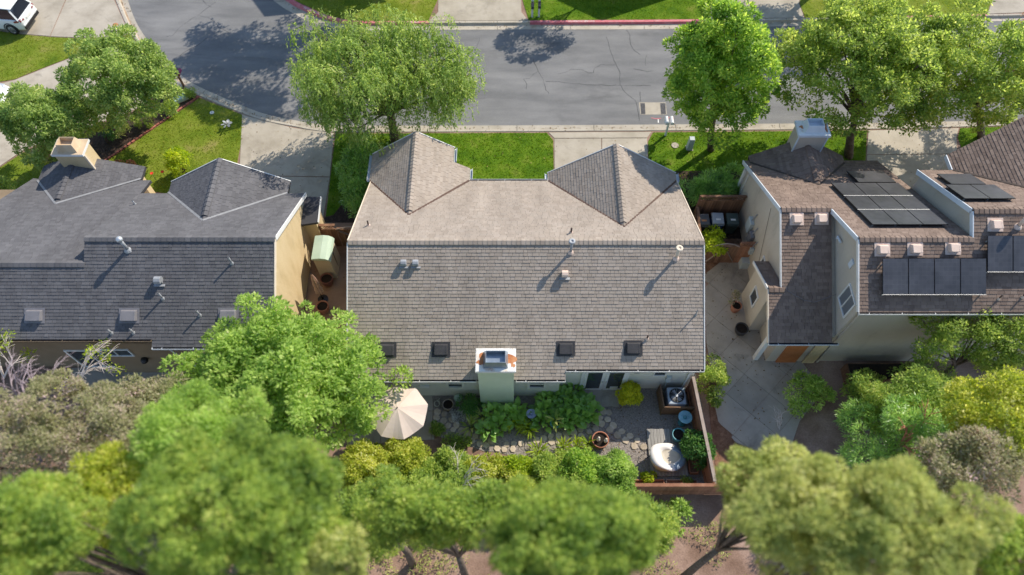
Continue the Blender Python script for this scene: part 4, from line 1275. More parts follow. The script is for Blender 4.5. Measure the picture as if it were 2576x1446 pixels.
MB().box((13.8, 15.2, 5.2), (13.849, 15.45, 5.6)).build('gable_vent', M['trim_blue'], rh)
MB().tube([(13.8, 16.9, 4.9), (13.75, 16.85, 5.1), (13.75, 16.5, 5.2)], .05).build('wall_vent', M['trim_blue'], rh)
window(rh, (11.65, 16.9 + .5, 1.9), .5, .8, 'x-', M['trim'], M['glass'], 0)
window(rh, (11.1, 15.9, 1.6), .6, .9, 'x-', M['trim'], M['glass'], 0)
window(rh, (21.5, 13.42, 4.5), 1.2, .8, 'y-', M['trim'], M['glass'], 1)
MB().box((12.1, 13.33, .02), (13.0, 13.399, 2.1)).build('door', M['door_orange'], rh)
MB().box((13.3, 13.3, .02), (13.83, 13.36, 2.2)).build('porch_return', M['stucco_yellow'], rh)
# utility boxes on the side wall
for k, (y, z, s, m) in enumerate(((19.9, 1.5, .5, 'box_grey'), (19.3, 1.3, .42, 'vent_grey'), (18.75, 1.1, .3, 'box_grey'))):
    ub = MB().box((11.45, y - s / 2, z - s / 2), (11.649, y + s / 2, z + s)).build('meter_box', M[m], rh, bevel=.02)
    MB().tube([(11.55, y, z + s), (11.6, y - .1, z + s + .6)], .025).build('conduit', M['galv_dull'], ub)
MB().beam((11.6, 19.0, 4.2), (11.6, 17.6, 1.4), .012, .012).build('wall_cable', M['black_metal'], rh)
# slack cable across the low roof
cbl = [rbp(*((2900 + x / 2.6286) * .6287, (950 + y / 2.6286) * .6287) if False else ((2900 + x / 2.629) * .6287, (950 + y / 2.629) * .6287)) + Vector((0, 0, .05)) for x, y in ((605, 500), (660, 570), (740, 620), (830, 665), (930, 688), (1030, 655), (1110, 620), (1165, 605))]
MB().tube(cbl, .01, 5).build('cable', M['vent_grey'], rh)
downspout(rh, 14.0, 13.42, 5.0, M['stucco_greige'])
for x, y0, z in ((17.9, 15.75, 6.3),): pass

# houses across the street, mostly beyond the frame: body, roof, eaves
def far_house(label, x0, x1, y0, y1, ze, zr):
    h = thing('house', label, 'house', ((x0 + x1) / 2, (y0 + y1) / 2, 0))
    ym = (y0 + y1) / 2
    MB().extrude([(y0 + .4, 0), (y0 + .4, ze), (ym, zr - .25), (y1 - .4, ze), (y1 - .4, 0)], 'x', x0 + .3, x1 - .3).build('wall', M['stucco_greige'], h)
    b = MB()
    b.prism([Vector((x0, y0, ze)), Vector((x1, y0, ze)), Vector((x1, ym, zr)), Vector((x0, ym, zr))], .15)
    b.prism([Vector((x0, ym, zr)), Vector((x1, ym, zr)), Vector((x1, y1, ze)), Vector((x0, y1, ze))], .15)
    b.build('roof', M['deck_r'], h)
    return h
h_ = far_house('house across the street whose gable shadow falls on the striped centre lawn', 5.93, 13.93, 40.1, 48.1, 2.9, 4.6); h_.rotation_euler.z = radians(25)
h_ = far_house('taller house across the street shading the kerb bend', -10.9, -3.5, 42.6, 52, 6.2, 8.0); h_.rotation_euler.z = radians(8)
# ---------------------------------------------------------------- trees and shrubs
def leaves(P, A, Nn, ln, wd):
    """diamond leaf at P along A, lying across Nn"""
    S = unit(np.cross(A, Nn)) * (wd / 2)[:, None]
    A = A * ln[:, None]
    return np.stack([P, P + A * .45 + S, P + A, P + A * .45 - S], 1)


def rdir(n): return unit(NR.normal(0, 1, (n, 3)))


def clump_leaves(c, rc, n, size, flat=.75, droop=.15, slim=.5, shell=.4, out=None):
    d = rdir(n)
    if out is not None: d = unit(d + out * .55)
    d[:, 2] = np.where(d[:, 2] < -.35, -d[:, 2] * .6, d[:, 2])
    d = unit(d)
    r = rc * (shell + (1 - shell) * NR.random(n) ** .6)
    P = c + d * r[:, None] * np.array([1, 1, flat])
    A = unit(d * .7 + NR.normal(0, .55, (n, 3)) + np.array([0, 0, -droop]))
    Nn = unit(d * .55 + (out * .3 if out is not None else 0) + np.array([.25, .25, .75]) + NR.normal(0, .4, (n, 3)))
    ln = size * NR.uniform(.65, 1.35, n)
    return leaves(P, A, Nn, ln, ln * slim)


def weep_leaves(c, rc, n, size, out):
    """hanging strands of narrow leaves"""
    ns = max(3, n // 14)
    res = []
    d = rdir(ns); d[:, 2] = np.abs(d[:, 2])
    st = c + d * rc * np.array([1, 1, .55])
    for k in range(14):
        t = k / 13
        P = st + d * (rc * .35 * math.sqrt(t)) + np.array([0, 0, -1]) * (rc * 1.25 * t ** 1.35) + NR.normal(0, .035, (ns, 3))
        A = unit(np.column_stack([d[:, 0], d[:, 1], d[:, 2] * 0]) * (1 - t) * .8 + np.array([0, 0, -.75]) + NR.normal(0, .5, (ns, 3)))
        Nn = unit(d * .6 + np.array([.3, .3, .6]) + NR.normal(0, .5, (ns, 3)))
        ln = size * NR.uniform(.7, 1.4, ns)
        res.append(leaves(P, A, Nn, ln, ln * .3))
    return np.concatenate(res)


def crown_clumps(center, radii, n, seed, inner=.25, lobes=.22):
    """clump centres gathered on bulging boughs; returns centres and the outward way of each"""
    q = np.random.default_rng(seed)
    nl = max(10, n // 8)
    rad = np.array(radii)
    i = np.arange(nl) + .5
    el = np.arcsin(np.clip(1 - 1.55 * i / nl, -1, 1)); az = i * 2.39996 + q.uniform(0, 6)
    d = np.column_stack([np.cos(el) * np.cos(az), np.cos(el) * np.sin(az), np.sin(el)]) + q.normal(0, .13, (nl, 3))
    d /= np.linalg.norm(d, axis=1, keepdims=True)
    lr = q.uniform(.26, .44, nl) * (1 + lobes * .5)
    lc = d * (1.02 - lr * .8 + q.normal(0, lobes * .45, nl))[:, None]
    k = q.integers(0, nl, n)
    e = q.normal(0, 1, (n, 3)) + d[k] * .9 + np.array([0, 0, .35])
    e /= np.linalg.norm(e, axis=1, keepdims=True)
    P = (lc[k] + e * (lr[k] * q.uniform(.7, 1.3, n))[:, None]) * rad
    m = q.random(n) < inner * .5
    P[m] *= q.uniform(.3, .7, (m.sum(), 1))
    OUT.clear(); OUT.append(e)
    return np.array(center) + P * .88


OUT = []


def tree(name, label, cat, base, center, radii, nclump, per, size, lm, rc, seed, bark='trunk_bark', trunk_r=.17, style='broad', group=None, slim=.5, limbs=14, flat=.75, inner=.25, lobes=.22, skip=None):
    root = thing(name, label, cat, base, group)
    C = crown_clumps(center, radii, nclump, seed, inner, lobes)
    out = []; EO = OUT[0]
    for c, eo in zip(C, EO):
        if skip is not None and skip(c): continue
        r = rc * NR.uniform(.65, 1.3)
        n = int(per * (r / rc) ** 2)
        out.append(weep_leaves(c, r, n, size, None) if style == 'weep' else clump_leaves(c, r, n, size, flat, slim=slim, out=eo))
    V = np.concatenate(out)
    o = bpy.data.objects.new('crown', quad_mesh('crown', V, lm)); link(o, root)
    b = MB()
    base, cen = Vector(base), Vector(center)
    fork = base.lerp(cen, .45); fork.z = base.z + (cen.z - base.z) * .5 
    b.tube([base - Vector((0, 0, .1)), base.lerp(fork, .5) + Vector((R.uniform(-.1, .1), R.uniform(-.1, .1), 0)), fork], [trunk_r * 1.25, trunk_r, trunk_r * .8], 9)
    t = b.build('trunk', M[bark], root, True)
    b = MB()
    idx = np.random.default_rng(seed + 1).permutation(len(C))[:limbs]
    for i in idx:
        c = Vector(C[i]); m = fork.lerp(c, .5) + Vector((R.uniform(-.25, .25), R.uniform(-.25, .25), R.uniform(-.1, .35)))
        b.tube([fork - Vector((0, 0, .1)), fork.lerp(m, .5) + Vector((0, 0, .1)), m, c], [trunk_r * .5, trunk_r * .38, trunk_r * .24, trunk_r * .08], 6)
        for _ in range(3):
            e = c + Vector((R.uniform(-1, 1), R.uniform(-1, 1), R.uniform(-.3, .8))) * rc
            b.tube([m.lerp(c, .6), e], [trunk_r * .12, trunk_r * .03], 4, False)
    b.build('limbs', M[bark], t, True)
    return root


def g(x, y): return tuple(U(x, y))


ST = 'street trees'
tree('pepper_tree', 'weeping yellow-green pepper tree overhanging the road above the left front gable', 'tree', g(994, 354), (-6.35, 26.7, 4.35), (4.35, 3.0, 2.7), 300, 240, .17, L_PEP, .55, 11, trunk_r=.22, style='weep', limbs=30, lobes=.4)
tree('maple_tree', 'tall glossy green tree standing beside the double mailbox at the road', 'tree', g(1788, 377), (9.85, 26.1, 5.35), (2.45, 2.35, 3.4), 300, 150, .17, L_MAP, .42, 12, trunk_r=.16, limbs=16, lobes=.3)
tree('ash_tree', 'broad yellow-green tree with leaning trunk behind the white capped right chimney', 'tree', g(2135, 394), (17.0, 26.6, 5.3), (3.9, 3.2, 3.0), 400, 140, .16, L_ASH, .44, 13, trunk_r=.2, limbs=24, lobes=.3, inner=.22)
tree('ash_tree', 'broad yellow-green tree over the far right driveway, joined to its neighbour', 'tree', g(2470, 346), (22.3, 26.5, 5.0), (3.4, 3.1, 2.7), 320, 140, .16, L_ASH, .44, 14, trunk_r=.17, limbs=20, lobes=.3)
tree('oak_tree', 'round dark green tree between the two left driveways by the road bend', 'tree', g(275, 325), (-19.9, 27.2, 3.8), (2.55, 2.3, 2.2), 250, 140, .15, L_OAK, .38, 15, trunk_r=.14, limbs=14, lobes=.35)
tree('oak_tree', 'smaller dark green tree beside the tan left chimney', 'tree', g(120, 378), (-23.3, 25.2, 3.1), (2.15, 1.9, 1.8), 190, 140, .15, L_OAK, .38, 16, trunk_r=.12, limbs=12, lobes=.35)
tree('garden_tree', 'big bright green tree between the dark roofed house and the beige umbrella', 'tree', g(760, 1010), (-8.7, 10.1, 4.6), (3.6, 3.1, 2.7), 520, 150, .16, L_LUSH, .42, 17, trunk_r=.2, limbs=22, lobes=.6)
tree('plum_tree', 'dark reddish leaved tree at the right edge by the road', 'tree', tuple(U(2690, 330)), (27.2, 28.3, 4.0), (2.2, 2.2, 2.2), 60, 240, .13, L_RED, .6, 18, trunk_r=.13)
# beyond the top edge: crowns out of frame, their shade on the road
tree('shade_tree', 'large tree across the street whose shadow covers the road bend', 'tree', (-7.9, 39.3, 0), (-8.0, 39.3, 7.9), (4.9, 4.2, 2.8), 120, 200, .2, L_MID, .85, 19, trunk_r=.3, limbs=14)
tree('shade_tree', 'small twin trunk tree across the street shading the road beside the letterboxes', 'tree', (5.6, 39.2, 0), (5.5, 39.0, 4.5), (2.0, 1.5, 1.3), 30, 170, .15, L_MID, .5, 20, trunk_r=.08, limbs=6)
tree('shade_tree', 'dark tree across the street behind the broad yellow-green tree', 'tree', (19.6, 39.6, 0), (19.4, 38.6, 4.6), (4.2, 2.6, 2.6), 95, 240, .15, L_DARK, .75, 21, trunk_r=.2)


def shrub(name, label, px, py, h, rx, ry, n, per, size, lm, rc, seed, slim=.5, cat='shrub', group=None, lobes=.2, flat=.8, bark='trunk_bark', z0=0.0):
    """px,py: where the middle of the shrub stands at half its height"""
    c = U(px, py, z0 + h * .5)
    base = (c.x, c.y, z0)
    root = thing(name, label, cat, base, group)
    C = crown_clumps((c.x, c.y, z0 + h * .5), (rx, ry, h * .46), n, seed, .2, lobes)
    out = [clump_leaves(k, rc * NR.uniform(.7, 1.25), per, size, flat, slim=slim, out=eo) for k, eo in zip(C, OUT[0]) if k[2] > z0 + .05]
    V = np.concatenate(out); V[:, :, 2] = np.maximum(V[:, :, 2], z0 + .02)
    link(bpy.data.objects.new('foliage', quad_mesh('foliage', V, lm)), root)
    b = MB()
    for k in C[:7]: b.tube([base, Vector(base).lerp(Vector(k), .6) + Vector((0, 0, .1)), Vector(k)], [.04, .025, .01], 5)
    b.build('stem', M[bark], root, True)
    return root


# hedges between the houses
for i, (x, y, rx, ry, h, nn) in enumerate(((905, 395, .8, .8, 1.7, 16), (900, 445, .75, .8, 1.7, 16), (905, 492, .6, .6, 1.5, 12), (912, 530, .45, .5, 1.3, 9))):
    shrub('hedge_shrub', ['dark green fluffy shrub beside the left front gable, nearest the road', 'dark green fluffy shrub second from the road beside the left front gable', 'dark green shrub third from the road beside the taupe roof', 'small dark green shrub at the side gate end of the left hedge'][i], x, y, h, rx, ry, nn, 190, .22, L_BED, .42, 40 + i, .16, 'shrub', 'shrubs along the left side of the taupe roofed house')
for i, (x, y, rx, ry, h, nn) in enumerate(((1755, 480, .7, .7, 1.3, 14), (1800, 468, .8, .7, 1.4, 16), (1845, 458, .7, .7, 1.3, 14))):
    shrub('hedge_shrub', ['dark green spiky shrub left of the wheelie bins, nearest the taupe roof', 'dark green spiky shrub behind the lattice fence, middle of three', 'dark green spiky shrub behind the lattice fence touching the greige wall'][i], x, y, h, rx, ry, nn, 190, .24, L_BED, .42, 45 + i, .14, 'shrub', 'shrubs behind the bin fence')
shrub('lime_shrub', 'bright lime green shrub at the right corner of the taupe roof', 1790, 612, 1.7, .5, .75, 18, 150, .13, L_CORN, .32, 50)
shrub('green_shrub', 'rounded green shrub against the outside of the right garden fence', 1795, 962, 1.6, .5, .95, 22, 190, .1, L_MID, .32, 51)
shrub('lime_shrub', 'bright yellow-green shrub left of the dark gabled roof', 452, 408, 1.9, .45, .5, 16, 150, .13, L_CORN, .3, 52)
shrub('red_shrub', 'small red leaved bush at the edge of the left lawn', 312, 421, .8, .55, .4, 8, 90, .1, L_RED, .26, 53)
shrub('green_shrub', 'light green bush at the far left edge beside the dark roof', 8, 480, 1.4, .7, .6, 12, 130, .13, L_MID, .34, 54)
for i, (x, y, r) in enumerate(((428, 272, .3), (480, 232, .25), (310, 332, .35), (345, 308, .3), (262, 348, .5), (380, 300, .4))):
    shrub('bed_plant', ['yellow-green tuft in the mulch bed near the meter lid', 'low green plant at the road end of the mulch bed', 'grey-green tuft in the mulch near the brick edging', 'green leafy plant in the middle of the mulch bed', 'dark bush in the mulch next to the tan chimney', 'green bush under the round tree in the mulch'][i], x, y, .5 + r * .5, r, r, 7, 80, .14, [L_CORN, L_MID, L_OLIVE, L_MID, L_DARK, L_MID][i], .2, 60 + i, .25, 'plant')

# topiary of gold and green by the back door
shrub('golden_bush', 'rounded golden-green bush by the back patio door', 1584, 992, 1.25, .47, .42, 46, 120, .075, L_GOLD, .17, 70, .6, lobes=.06)
# tall shrubs along the rear fence
RS = [(925, 1175, 3.0, .85, .75, L_YEL, 'yellow-green tall bush under the edge of the big bright green tree'),
      (1025, 1155, 2.5, .9, .7, L_YEL, 'yellow-green bush below the beige umbrella'),
      (1120, 1180, 2.2, .85, .65, L_ASH, 'mixed green bush at the rear fence, in front of the stone path'),
      (1215, 1192, 1.9, .8, .5, L_YEL, 'pale yellow-green bush in the middle of the rear border'),
      (1300, 1190, 1.6, .6, .45, L_CORN, 'bright lime bush with spiky clumps beside it in the rear border'),
      (1385, 1188, 2.0, .75, .6, L_ASH, 'green bush just left of the dotted light leaved bush'),
      (1465, 1190, 2.3, .75, .7, L_MAP, 'dotted light leaved bush left of the full green bush'),
      (1545, 1195, 2.4, .65, .7, L_LUSH, 'full green bush at the right end of the rear border'),
      (1160, 1225, 2.3, .9, .5, L_MID, 'low green bush behind the rear fence left of the fence gap'),
      (960, 1235, 2.6, 1.0, .6, L_YEL, 'yellow-green bush behind the rear fence under the big garden tree'),
      (1060, 1228, 2.4, .9, .5, L_ASH, 'mixed green bush behind the rear fence below the umbrella'),
      (1305, 1232, 2.2, .6, .45, L_YEL, 'pale bush behind the rear fence at its middle'),
      (1530, 1240, 2.3, .8, .5, L_LUSH, 'bright bush overhanging the rear fence left of the raised beds'),
      (1420, 1235, 2.2, 1.2, .4, L_MID, 'long green bush overhanging the outside of the rear fence')]
for i, (x, y, h, rx, ry, lm, lab) in enumerate(RS):
    shrub('border_shrub', lab, x, y, h, rx * 1.1, ry * 1.1, 95, 110, .11, lm, .26, 80 + i, .45, 'shrub', 'bushes of the rear border')


# broad-leaved plants: every leaf is a piece of its own
def leaf_mesh(name, ln, wd, m, cup=.25, bend=.35):
    b = MB()
    vs, fs = [], []
    n = 5
    for i in range(n + 1):
        t = i / n
        w_ = wd / 2 * math.sin(pi * min(1, t * .93 + .05)) ** .8
        y = ln * t; z = bend * ln * (t - t * t * 1.25)
        vs += [(-w_, y, z + cup * w_), (0, y, z), (w_, y, z + cup * w_)]
    for i in range(n):
        a = 3 * i
        fs += [(a, a + 1, a + 4, a + 3), (a + 1, a + 2, a + 5, a + 4)]
    return b.add(vs, fs).mesh(name, m, True)


BIG = [leaf_mesh('leaf', .34, .22, L_BED), leaf_mesh('leaf', .28, .19, L_BED, .35, .5), leaf_mesh('leaf', .40, .24, L_BED, .2, .25)]
BLADE = [leaf_mesh('leaf', .36, .06, L_CORN, .3, .8), leaf_mesh('leaf', .30, .055, L_MID, .3, .7)]
LILY = [leaf_mesh('leaf', .45, .10, L_OLIVE, .3, .5), leaf_mesh('leaf', .38, .09, L_MID, .3, .5)]


def rosette(name, label, px, py, n, meshes, r, h, seed, group=None, z=0.0, stem=True):
    q = random.Random(seed)
    c = U(px, py, z)
    root = thing(name, label, 'plant', c, group)
    st = MB()
    for i in range(n):
        a = i * 2.4 + q.uniform(-.4, .4)
        t = math.sqrt((i + .5) / n)
        el = radians(75 - 60 * t + q.uniform(-12, 12))
        o = bpy.data.objects.new('leaf', q.choice(meshes))
        COL.objects.link(o); o.parent = root
        pos = Vector((cos(a) * r * t * .75, sin(a) * r * t * .75, h * (1 - .55 * t) * q.uniform(.7, 1.05)))
        o.location = pos
        s = q.uniform(.75, 1.25)
        o.scale = (s, s, s)
        o.rotation_euler = (el, q.uniform(-.25, .25), a - pi / 2)
        st.tube([(pos.x * .1, pos.y * .1, 0), tuple(pos)], .008, 4, False)
    o = st.build('stem', M['stem'] if 'stem' in M else L_MID, root, world=False)
    return root


BED = [(gb(330, 300), 'broad-leaved plant against the back wall right of the chimney'), (gb(240, 370), 'broad-leaved plant behind the green glazed pot'),
       (gb(450, 330), 'broad-leaved plant below the second small back window'), (gb(560, 250), 'tall broad-leaved plant against the wall beside the patio door'),
       (gb(430, 440), 'broad-leaved plant in the heart of the garden bed'), (gb(560, 420), 'broad-leaved plant left of the patio doorstep'),
       (gb(690, 440), 'broad-leaved plant touching the patio doorstep'), (gb(760, 510), 'broad-leaved plant at the right tip of the garden bed'),
       (gb(640, 540), 'broad-leaved plant on the path side of the bed near the doorstep'), (gb(520, 610), 'lit broad-leaved plant beside the flagstones, centre of the bed'),
       (gb(460, 550), 'broad-leaved plant right of the green glazed pot'), (gb(210, 480), 'broad-leaved plant right of the blue bowl'),
       (gb(205, 610), 'broad-leaved plant left of the green glazed pot'), (ga(1620, 620), 'broad-leaved plant below the chimney foot'),
       (ga(1700, 780), 'broad-leaved plant left of the yellow tipped clump'), (ga(1560, 860), 'broad-leaved plant on the path side below the chimney'),
       (ga(1850, 640), 'broad-leaved plant between chimney foot and blue bowl'), (ga(1960, 600), 'broad-leaved plant just left of the blue bowl')]
for i, (p, lab) in enumerate(BED):
    rosette('broad_leaf_plant', lab, p[0], p[1], 24, BIG, .42, .55, 200 + i, 'broad-leaved plants of the chimney bed')
for i, (p, lab) in enumerate(((ga(1880, 760), 'yellow-tipped strappy clump in front of the blue bowl'), (ga(2060, 790), 'yellow-tipped strappy clump at the path edge left of the green pot'), (ga(2130, 840), 'long leaved clump leaning over the flagstones'))):
    rosette('strappy_plant', lab, p[0], p[1], 40, BLADE, .24, .3, 230 + i, 'strappy clumps along the path')
for i, (p, lab) in enumerate(((ga(1480, 660), 'olive lance-leaved plant left of the chimney foot bed'), (ga(1330, 800), 'small lance-leaved plant at the path bend'))):
    rosette('lance_leaf_plant', lab, p[0], p[1], 20, LILY, .35, .35, 240 + i)
for i, (p, lab) in enumerate(((gb(160, 960), 'large grassy tussock at the path edge in the rear border'), (gb(440, 900), 'spiky agapanthus clump below the flagstones, left one'), (gb(600, 900), 'spiky agapanthus clump below the flagstones, middle one'), (gb(730, 870), 'spiky agapanthus clump next to the terracotta bowl'))):
    rosette('spiky_clump', lab, p[0], p[1], 50 if i == 0 else 30, BLADE, .38 if i == 0 else .22, .25, 250 + i)
shrub('fern_shrub', 'dark feathery shrub against the wall left of the chimney', *ga(1330, 470), .9, .4, .35, 14, 90, .14, L_DARK, .24, 90, .22)
shrub('low_shrub', 'small green mound beside the umbrella patio edge', *ga(870, 800), .35, .25, .2, 9, 80, .12, L_MID, .18, 91, .3)
shrub('low_shrub', 'low dark ground plant along the inner side of the stone path', *ga(1130, 1000), .35, .5, .2, 12, 80, .12, L_MID, .2, 92, .3)
shrub('silver_plant', 'silvery grey low plant beside the round stones', *ga(1230, 640), .25, .55, .45, 14, 90, .07, L_SILV, .18, 93, .3)
shrub('dark_shrub', 'glossy dark green shrub in the planter beside the deck', 1752, 1130, 1.5, .42, .75, 26, 150, .12, L_DARK, .28, 94, .5)
shrub('herb_plant', 'small bright herb in the left raised bed frame', *gb(1430, 1265), .45, .32, .22, 8, 80, .09, L_CORN, .16, 95)
shrub('herb_plant', 'sparse small herb in the right raised bed frame', *gb(1880, 1270), .3, .22, .12, 5, 50, .09, L_MID, .12, 96)

# ---------- trees of the slope behind the fences (foreground of the picture)
def slope_tree(name, label, px, py, ztop, rpx, rpy, n, per, size, lm, rc, seed, **k):
    """rpx, rpy: crown radii in survey units at crown height"""
    c = U(px, py, ztop - 1.2)
    d = c.y * cos(PITCH) + (CAM_H - c.z) * sin(PITCH)
    rx, ry = rpx * d / FPX, rpy * d / FPX
    return tree(name, label, 'tree', (c.x, c.y - .3, -.1), (c.x, c.y, c.z), (rx, ry, .8 * min(rx, ry) + .3), n, per, size, lm, rc, seed, trunk_r=.13, lobes=.35, group='trees on the slope behind the fences', **k)


ST_ = [(600, 1290, 16.5, 230, 170, 300, L_MID, 'green tree at the bottom edge left of centre below the bright garden tree'),
       (480, 1110, 13.0, 130, 130, 170, L_LUSH, 'bright green tree behind the left neighbour patio'),
       (60, 1330, 16.0, 170, 110, 190, L_MID, 'green tree at the lower left corner'),
       (130, 1090, 10.0, 230, 130, 230, L_GREY, 'grey-green wispy tree at the left edge below the dark roof'),
       (300, 1235, 13.0, 100, 100, 110, L_YEL, 'yellow-green tree between the two lower left trees'),
       (760, 1405, 16.0, 130, 70, 120, L_OLIVE, 'dull green tree at the bottom edge left of the bare pink soil'),
       (1120, 1290, 12.0, 200, 70, 170, L_MID, 'mid green tree below the rear border at the bottom'),
       (360, 1040, 7.0, 110, 90, 110, L_GREY, 'grey-green bush hiding the left neighbour patio'),
       (200, 1395, 9.0, 130, 60, 90, L_MID, 'dark green tree deep in the gap at the lower left'),
       (960, 1290, 9.0, 130, 90, 110, L_MID, 'dark green tree deep in the gap left of the bottom centre'),
       (1620, 1325, 7.0, 80, 50, 60, L_MID, 'dark green tree just behind the rear fence at its right end'),
       (2300, 1000, 4.5, 150, 80, 130, L_MID, 'loose green tree beside the long dark planter box'),
       (2440, 1180, 8.0, 130, 90, 110, L_GREY, 'brownish grey-green tree at the right edge above the lower right corner'),
       (1430, 1345, 16.0, 200, 105, 250, L_MID, 'green tree at the bottom edge just right of centre'),
       (2170, 1340, 16.0, 290, 160, 360, L_OLIVE, 'large olive-green tree at the lower right'),
       (1960, 1250, 13.5, 160, 120, 170, L_OLIVE, 'smaller olive-green tree beside the rear fence end at the lower right'),
       (2540, 1400, 14.0, 80, 80, 70, L_MID, 'green tree at the lower right corner'),
       (2490, 1040, 8.0, 120, 100, 110, L_YEL, 'yellow-green tree at the right edge below the pine'),
       (2470, 855, 5.2, 150, 80, 150, L_ASH, 'light green tree at the right edge below the long white gutter')]
for i, (x, y, zt, rx, ry, n_, lm, lab) in enumerate(ST_):
    slope_tree('olive_tree' if lm is L_OLIVE else 'slope_tree', lab, x, y, zt, rx, ry, n_, 150, .1 if zt > 8 else .12, lm, .26 if zt > 8 else .38, 330 + i, slim=.42)
slope_tree('pine_shrub', 'dark green pine behind the side path with a bare red branch', 2270, 1110, 4.2, 170, 120, 150, 170, .2, L_BED, .4, 350, slim=.12)
shrub('slope_shrub', 'bright green shrub on the side path below the orange door', 2030, 995, 1.7, .75, .7, 20, 150, .13, L_LUSH, .36, 311)
shrub('slope_shrub', 'small bright green bush in the dark gap behind the rear fence', 1700, 1300, 1.6, .5, .5, 12, 120, .14, L_LUSH, .32, 312)
shrub('slope_shrub', 'brownish dry bush below the greige two-storey wall', 2330, 985, 2.0, 1.1, .9, 22, 130, .14, L_GREY, .42, 313)
shrub('slope_shrub', 'green bush beside the dark planter box below the greige wall', 2180, 985, 1.6, .8, .7, 18, 130, .14, L_MID, .38, 314)


def bare(name, label, px, py, z0, h, seed, m, spread=.55, depth=4, lean=(0, 0, 1), r0=.06, foliage=None):
    q = random.Random(seed)
    c = U(px, py, z0)
    root = thing(name, label, 'tree', c)
    b = MB(); tips = []
    def grow(p, d, ln, r, k):
        pts = [p]; dd = d.copy()
        for i in range(4):
            dd = (dd + Vector((q.uniform(-.22, .22), q.uniform(-.22, .22), q.uniform(-.12, .1) - .05 * (depth - k)))).normalized()
            pts.append(pts[-1] + dd * ln / 4)
        b.tube(pts, [r, r * .9, r * .8, r * .7, r * .55], 5, False)
        if k == 0: tips.append(pts[-1]); return
        for i in range(3):
            nd = (dd + Vector((q.uniform(-1, 1), q.uniform(-1, 1), q.uniform(-.5, .6))) * spread).normalized()
            grow(pts[2 + i % 3], nd, ln * q.uniform(.55, .8), r * .55, k - 1)
    for i in range(3):
        grow(c, (Vector(lean) + Vector((q.uniform(-.5, .5), q.uniform(-.5, .5), 0))).normalized(), h * .5, r0, depth)
    b.build('branches', m, root)
    if foliage:
        V = np.concatenate([clump_leaves(np.array(t), .22, 26, .1, .8, slim=.45) for t in tips if q.random() < .3])
        link(bpy.data.objects.new('foliage', quad_mesh('foliage', V, foliage)), root)
    return root


bare('bare_tree', 'pale bare branched tree in front of the dark roofed house back wall', 190, 985, 2.6, 2.4, 5, M['pale_bark'], .5, 3, (.25, .45, .9), .05, L_CORN)
bare('bare_tree', 'pale bare branches at the far left edge below the dark roof', 10, 950, 2.6, 2.0, 8, M['pale_bark'], .55, 3, (.2, .4, .9), .045, L_CORN)
bare('dead_branch', 'bare red-brown branches standing out of the dark pine', 2268, 1120, 3.6, 2.2, 6, M['red_bark'], .7, 2, (0, .1, 1), .06)
bare('bare_shrub', 'mauve bare twigs rising from the grey-green tree at the left edge', 90, 1080, 7.5, 2.4, 21, M['mauve_bark'], .6, 4, (.1, .3, 1), .05)
bare('bare_shrub', 'mauve bare twigs right of the grey-green tree at the left', 250, 1080, 6.0, 2.2, 22, M['mauve_bark'], .6, 4, (.1, .3, 1), .05)
bare('bare_shrub', 'grey bare twigs in front of the rear fence at the bottom centre', 1150, 1225, 1.6, 1.6, 23, M['pale_bark'], .6, 3, (0, .2, 1), .03)
bare('bare_shrub', 'thin bare twigs beside the side path at its lower end', 1960, 1080, .0, 1.4, 9, M['pale_bark'], .5, 2, (0, .2, 1), .02)
# red poppies by the dark roof
for x, y in ((382, 437), (409, 433)):
    c = U(x, y, .7)
    t = thing('poppy', ['large red poppy on the left lawn edge, left one', 'large red poppy beside the lime shrub, right one'][x > 400], 'flower', (c.x, c.y, 0))
    MB().lathe([(.015, -.02), (.065, .015), (.09, .045), (.07, .04), (0, .0)], c, 12).build('petals', M['poppy'], t, True)
    MB().tube([(c.x, c.y, 0), tuple(c)], .01, 5).build('stem', M['bin_green'], t)

# low scrub covering most of the slope behind the fences, in patches between bare soil
q = np.random.default_rng(77)
C = np.column_stack([q.uniform(-26, 26, 1500), q.uniform(-9, 7.0, 1500)])
f = np.sin(C[:, 0] * .55 + 1.3) * np.cos(C[:, 1] * .6 + .4) + .6 * np.sin(C[:, 0] * 1.3 + C[:, 1] * .9)
keep = (f > .05) & ~((C[:, 0] > -4.5) & (C[:, 0] < 9.5) & (C[:, 1] > 6.8))
V = np.concatenate([clump_leaves(np.array([x, y, .12]), q.uniform(.2, .5), 55, .11, .7, slim=.35) for x, y in C[keep]])
V[:, :, 2] = np.maximum(V[:, :, 2], .0)
sc_ = bpy.data.objects.new('scrub', quad_mesh('scrub', V, L_OLIVE)); link(sc_)
tag(sc_, 'low olive scrub in patches on the soil behind the rear fence', 'scrub', kind='stuff')
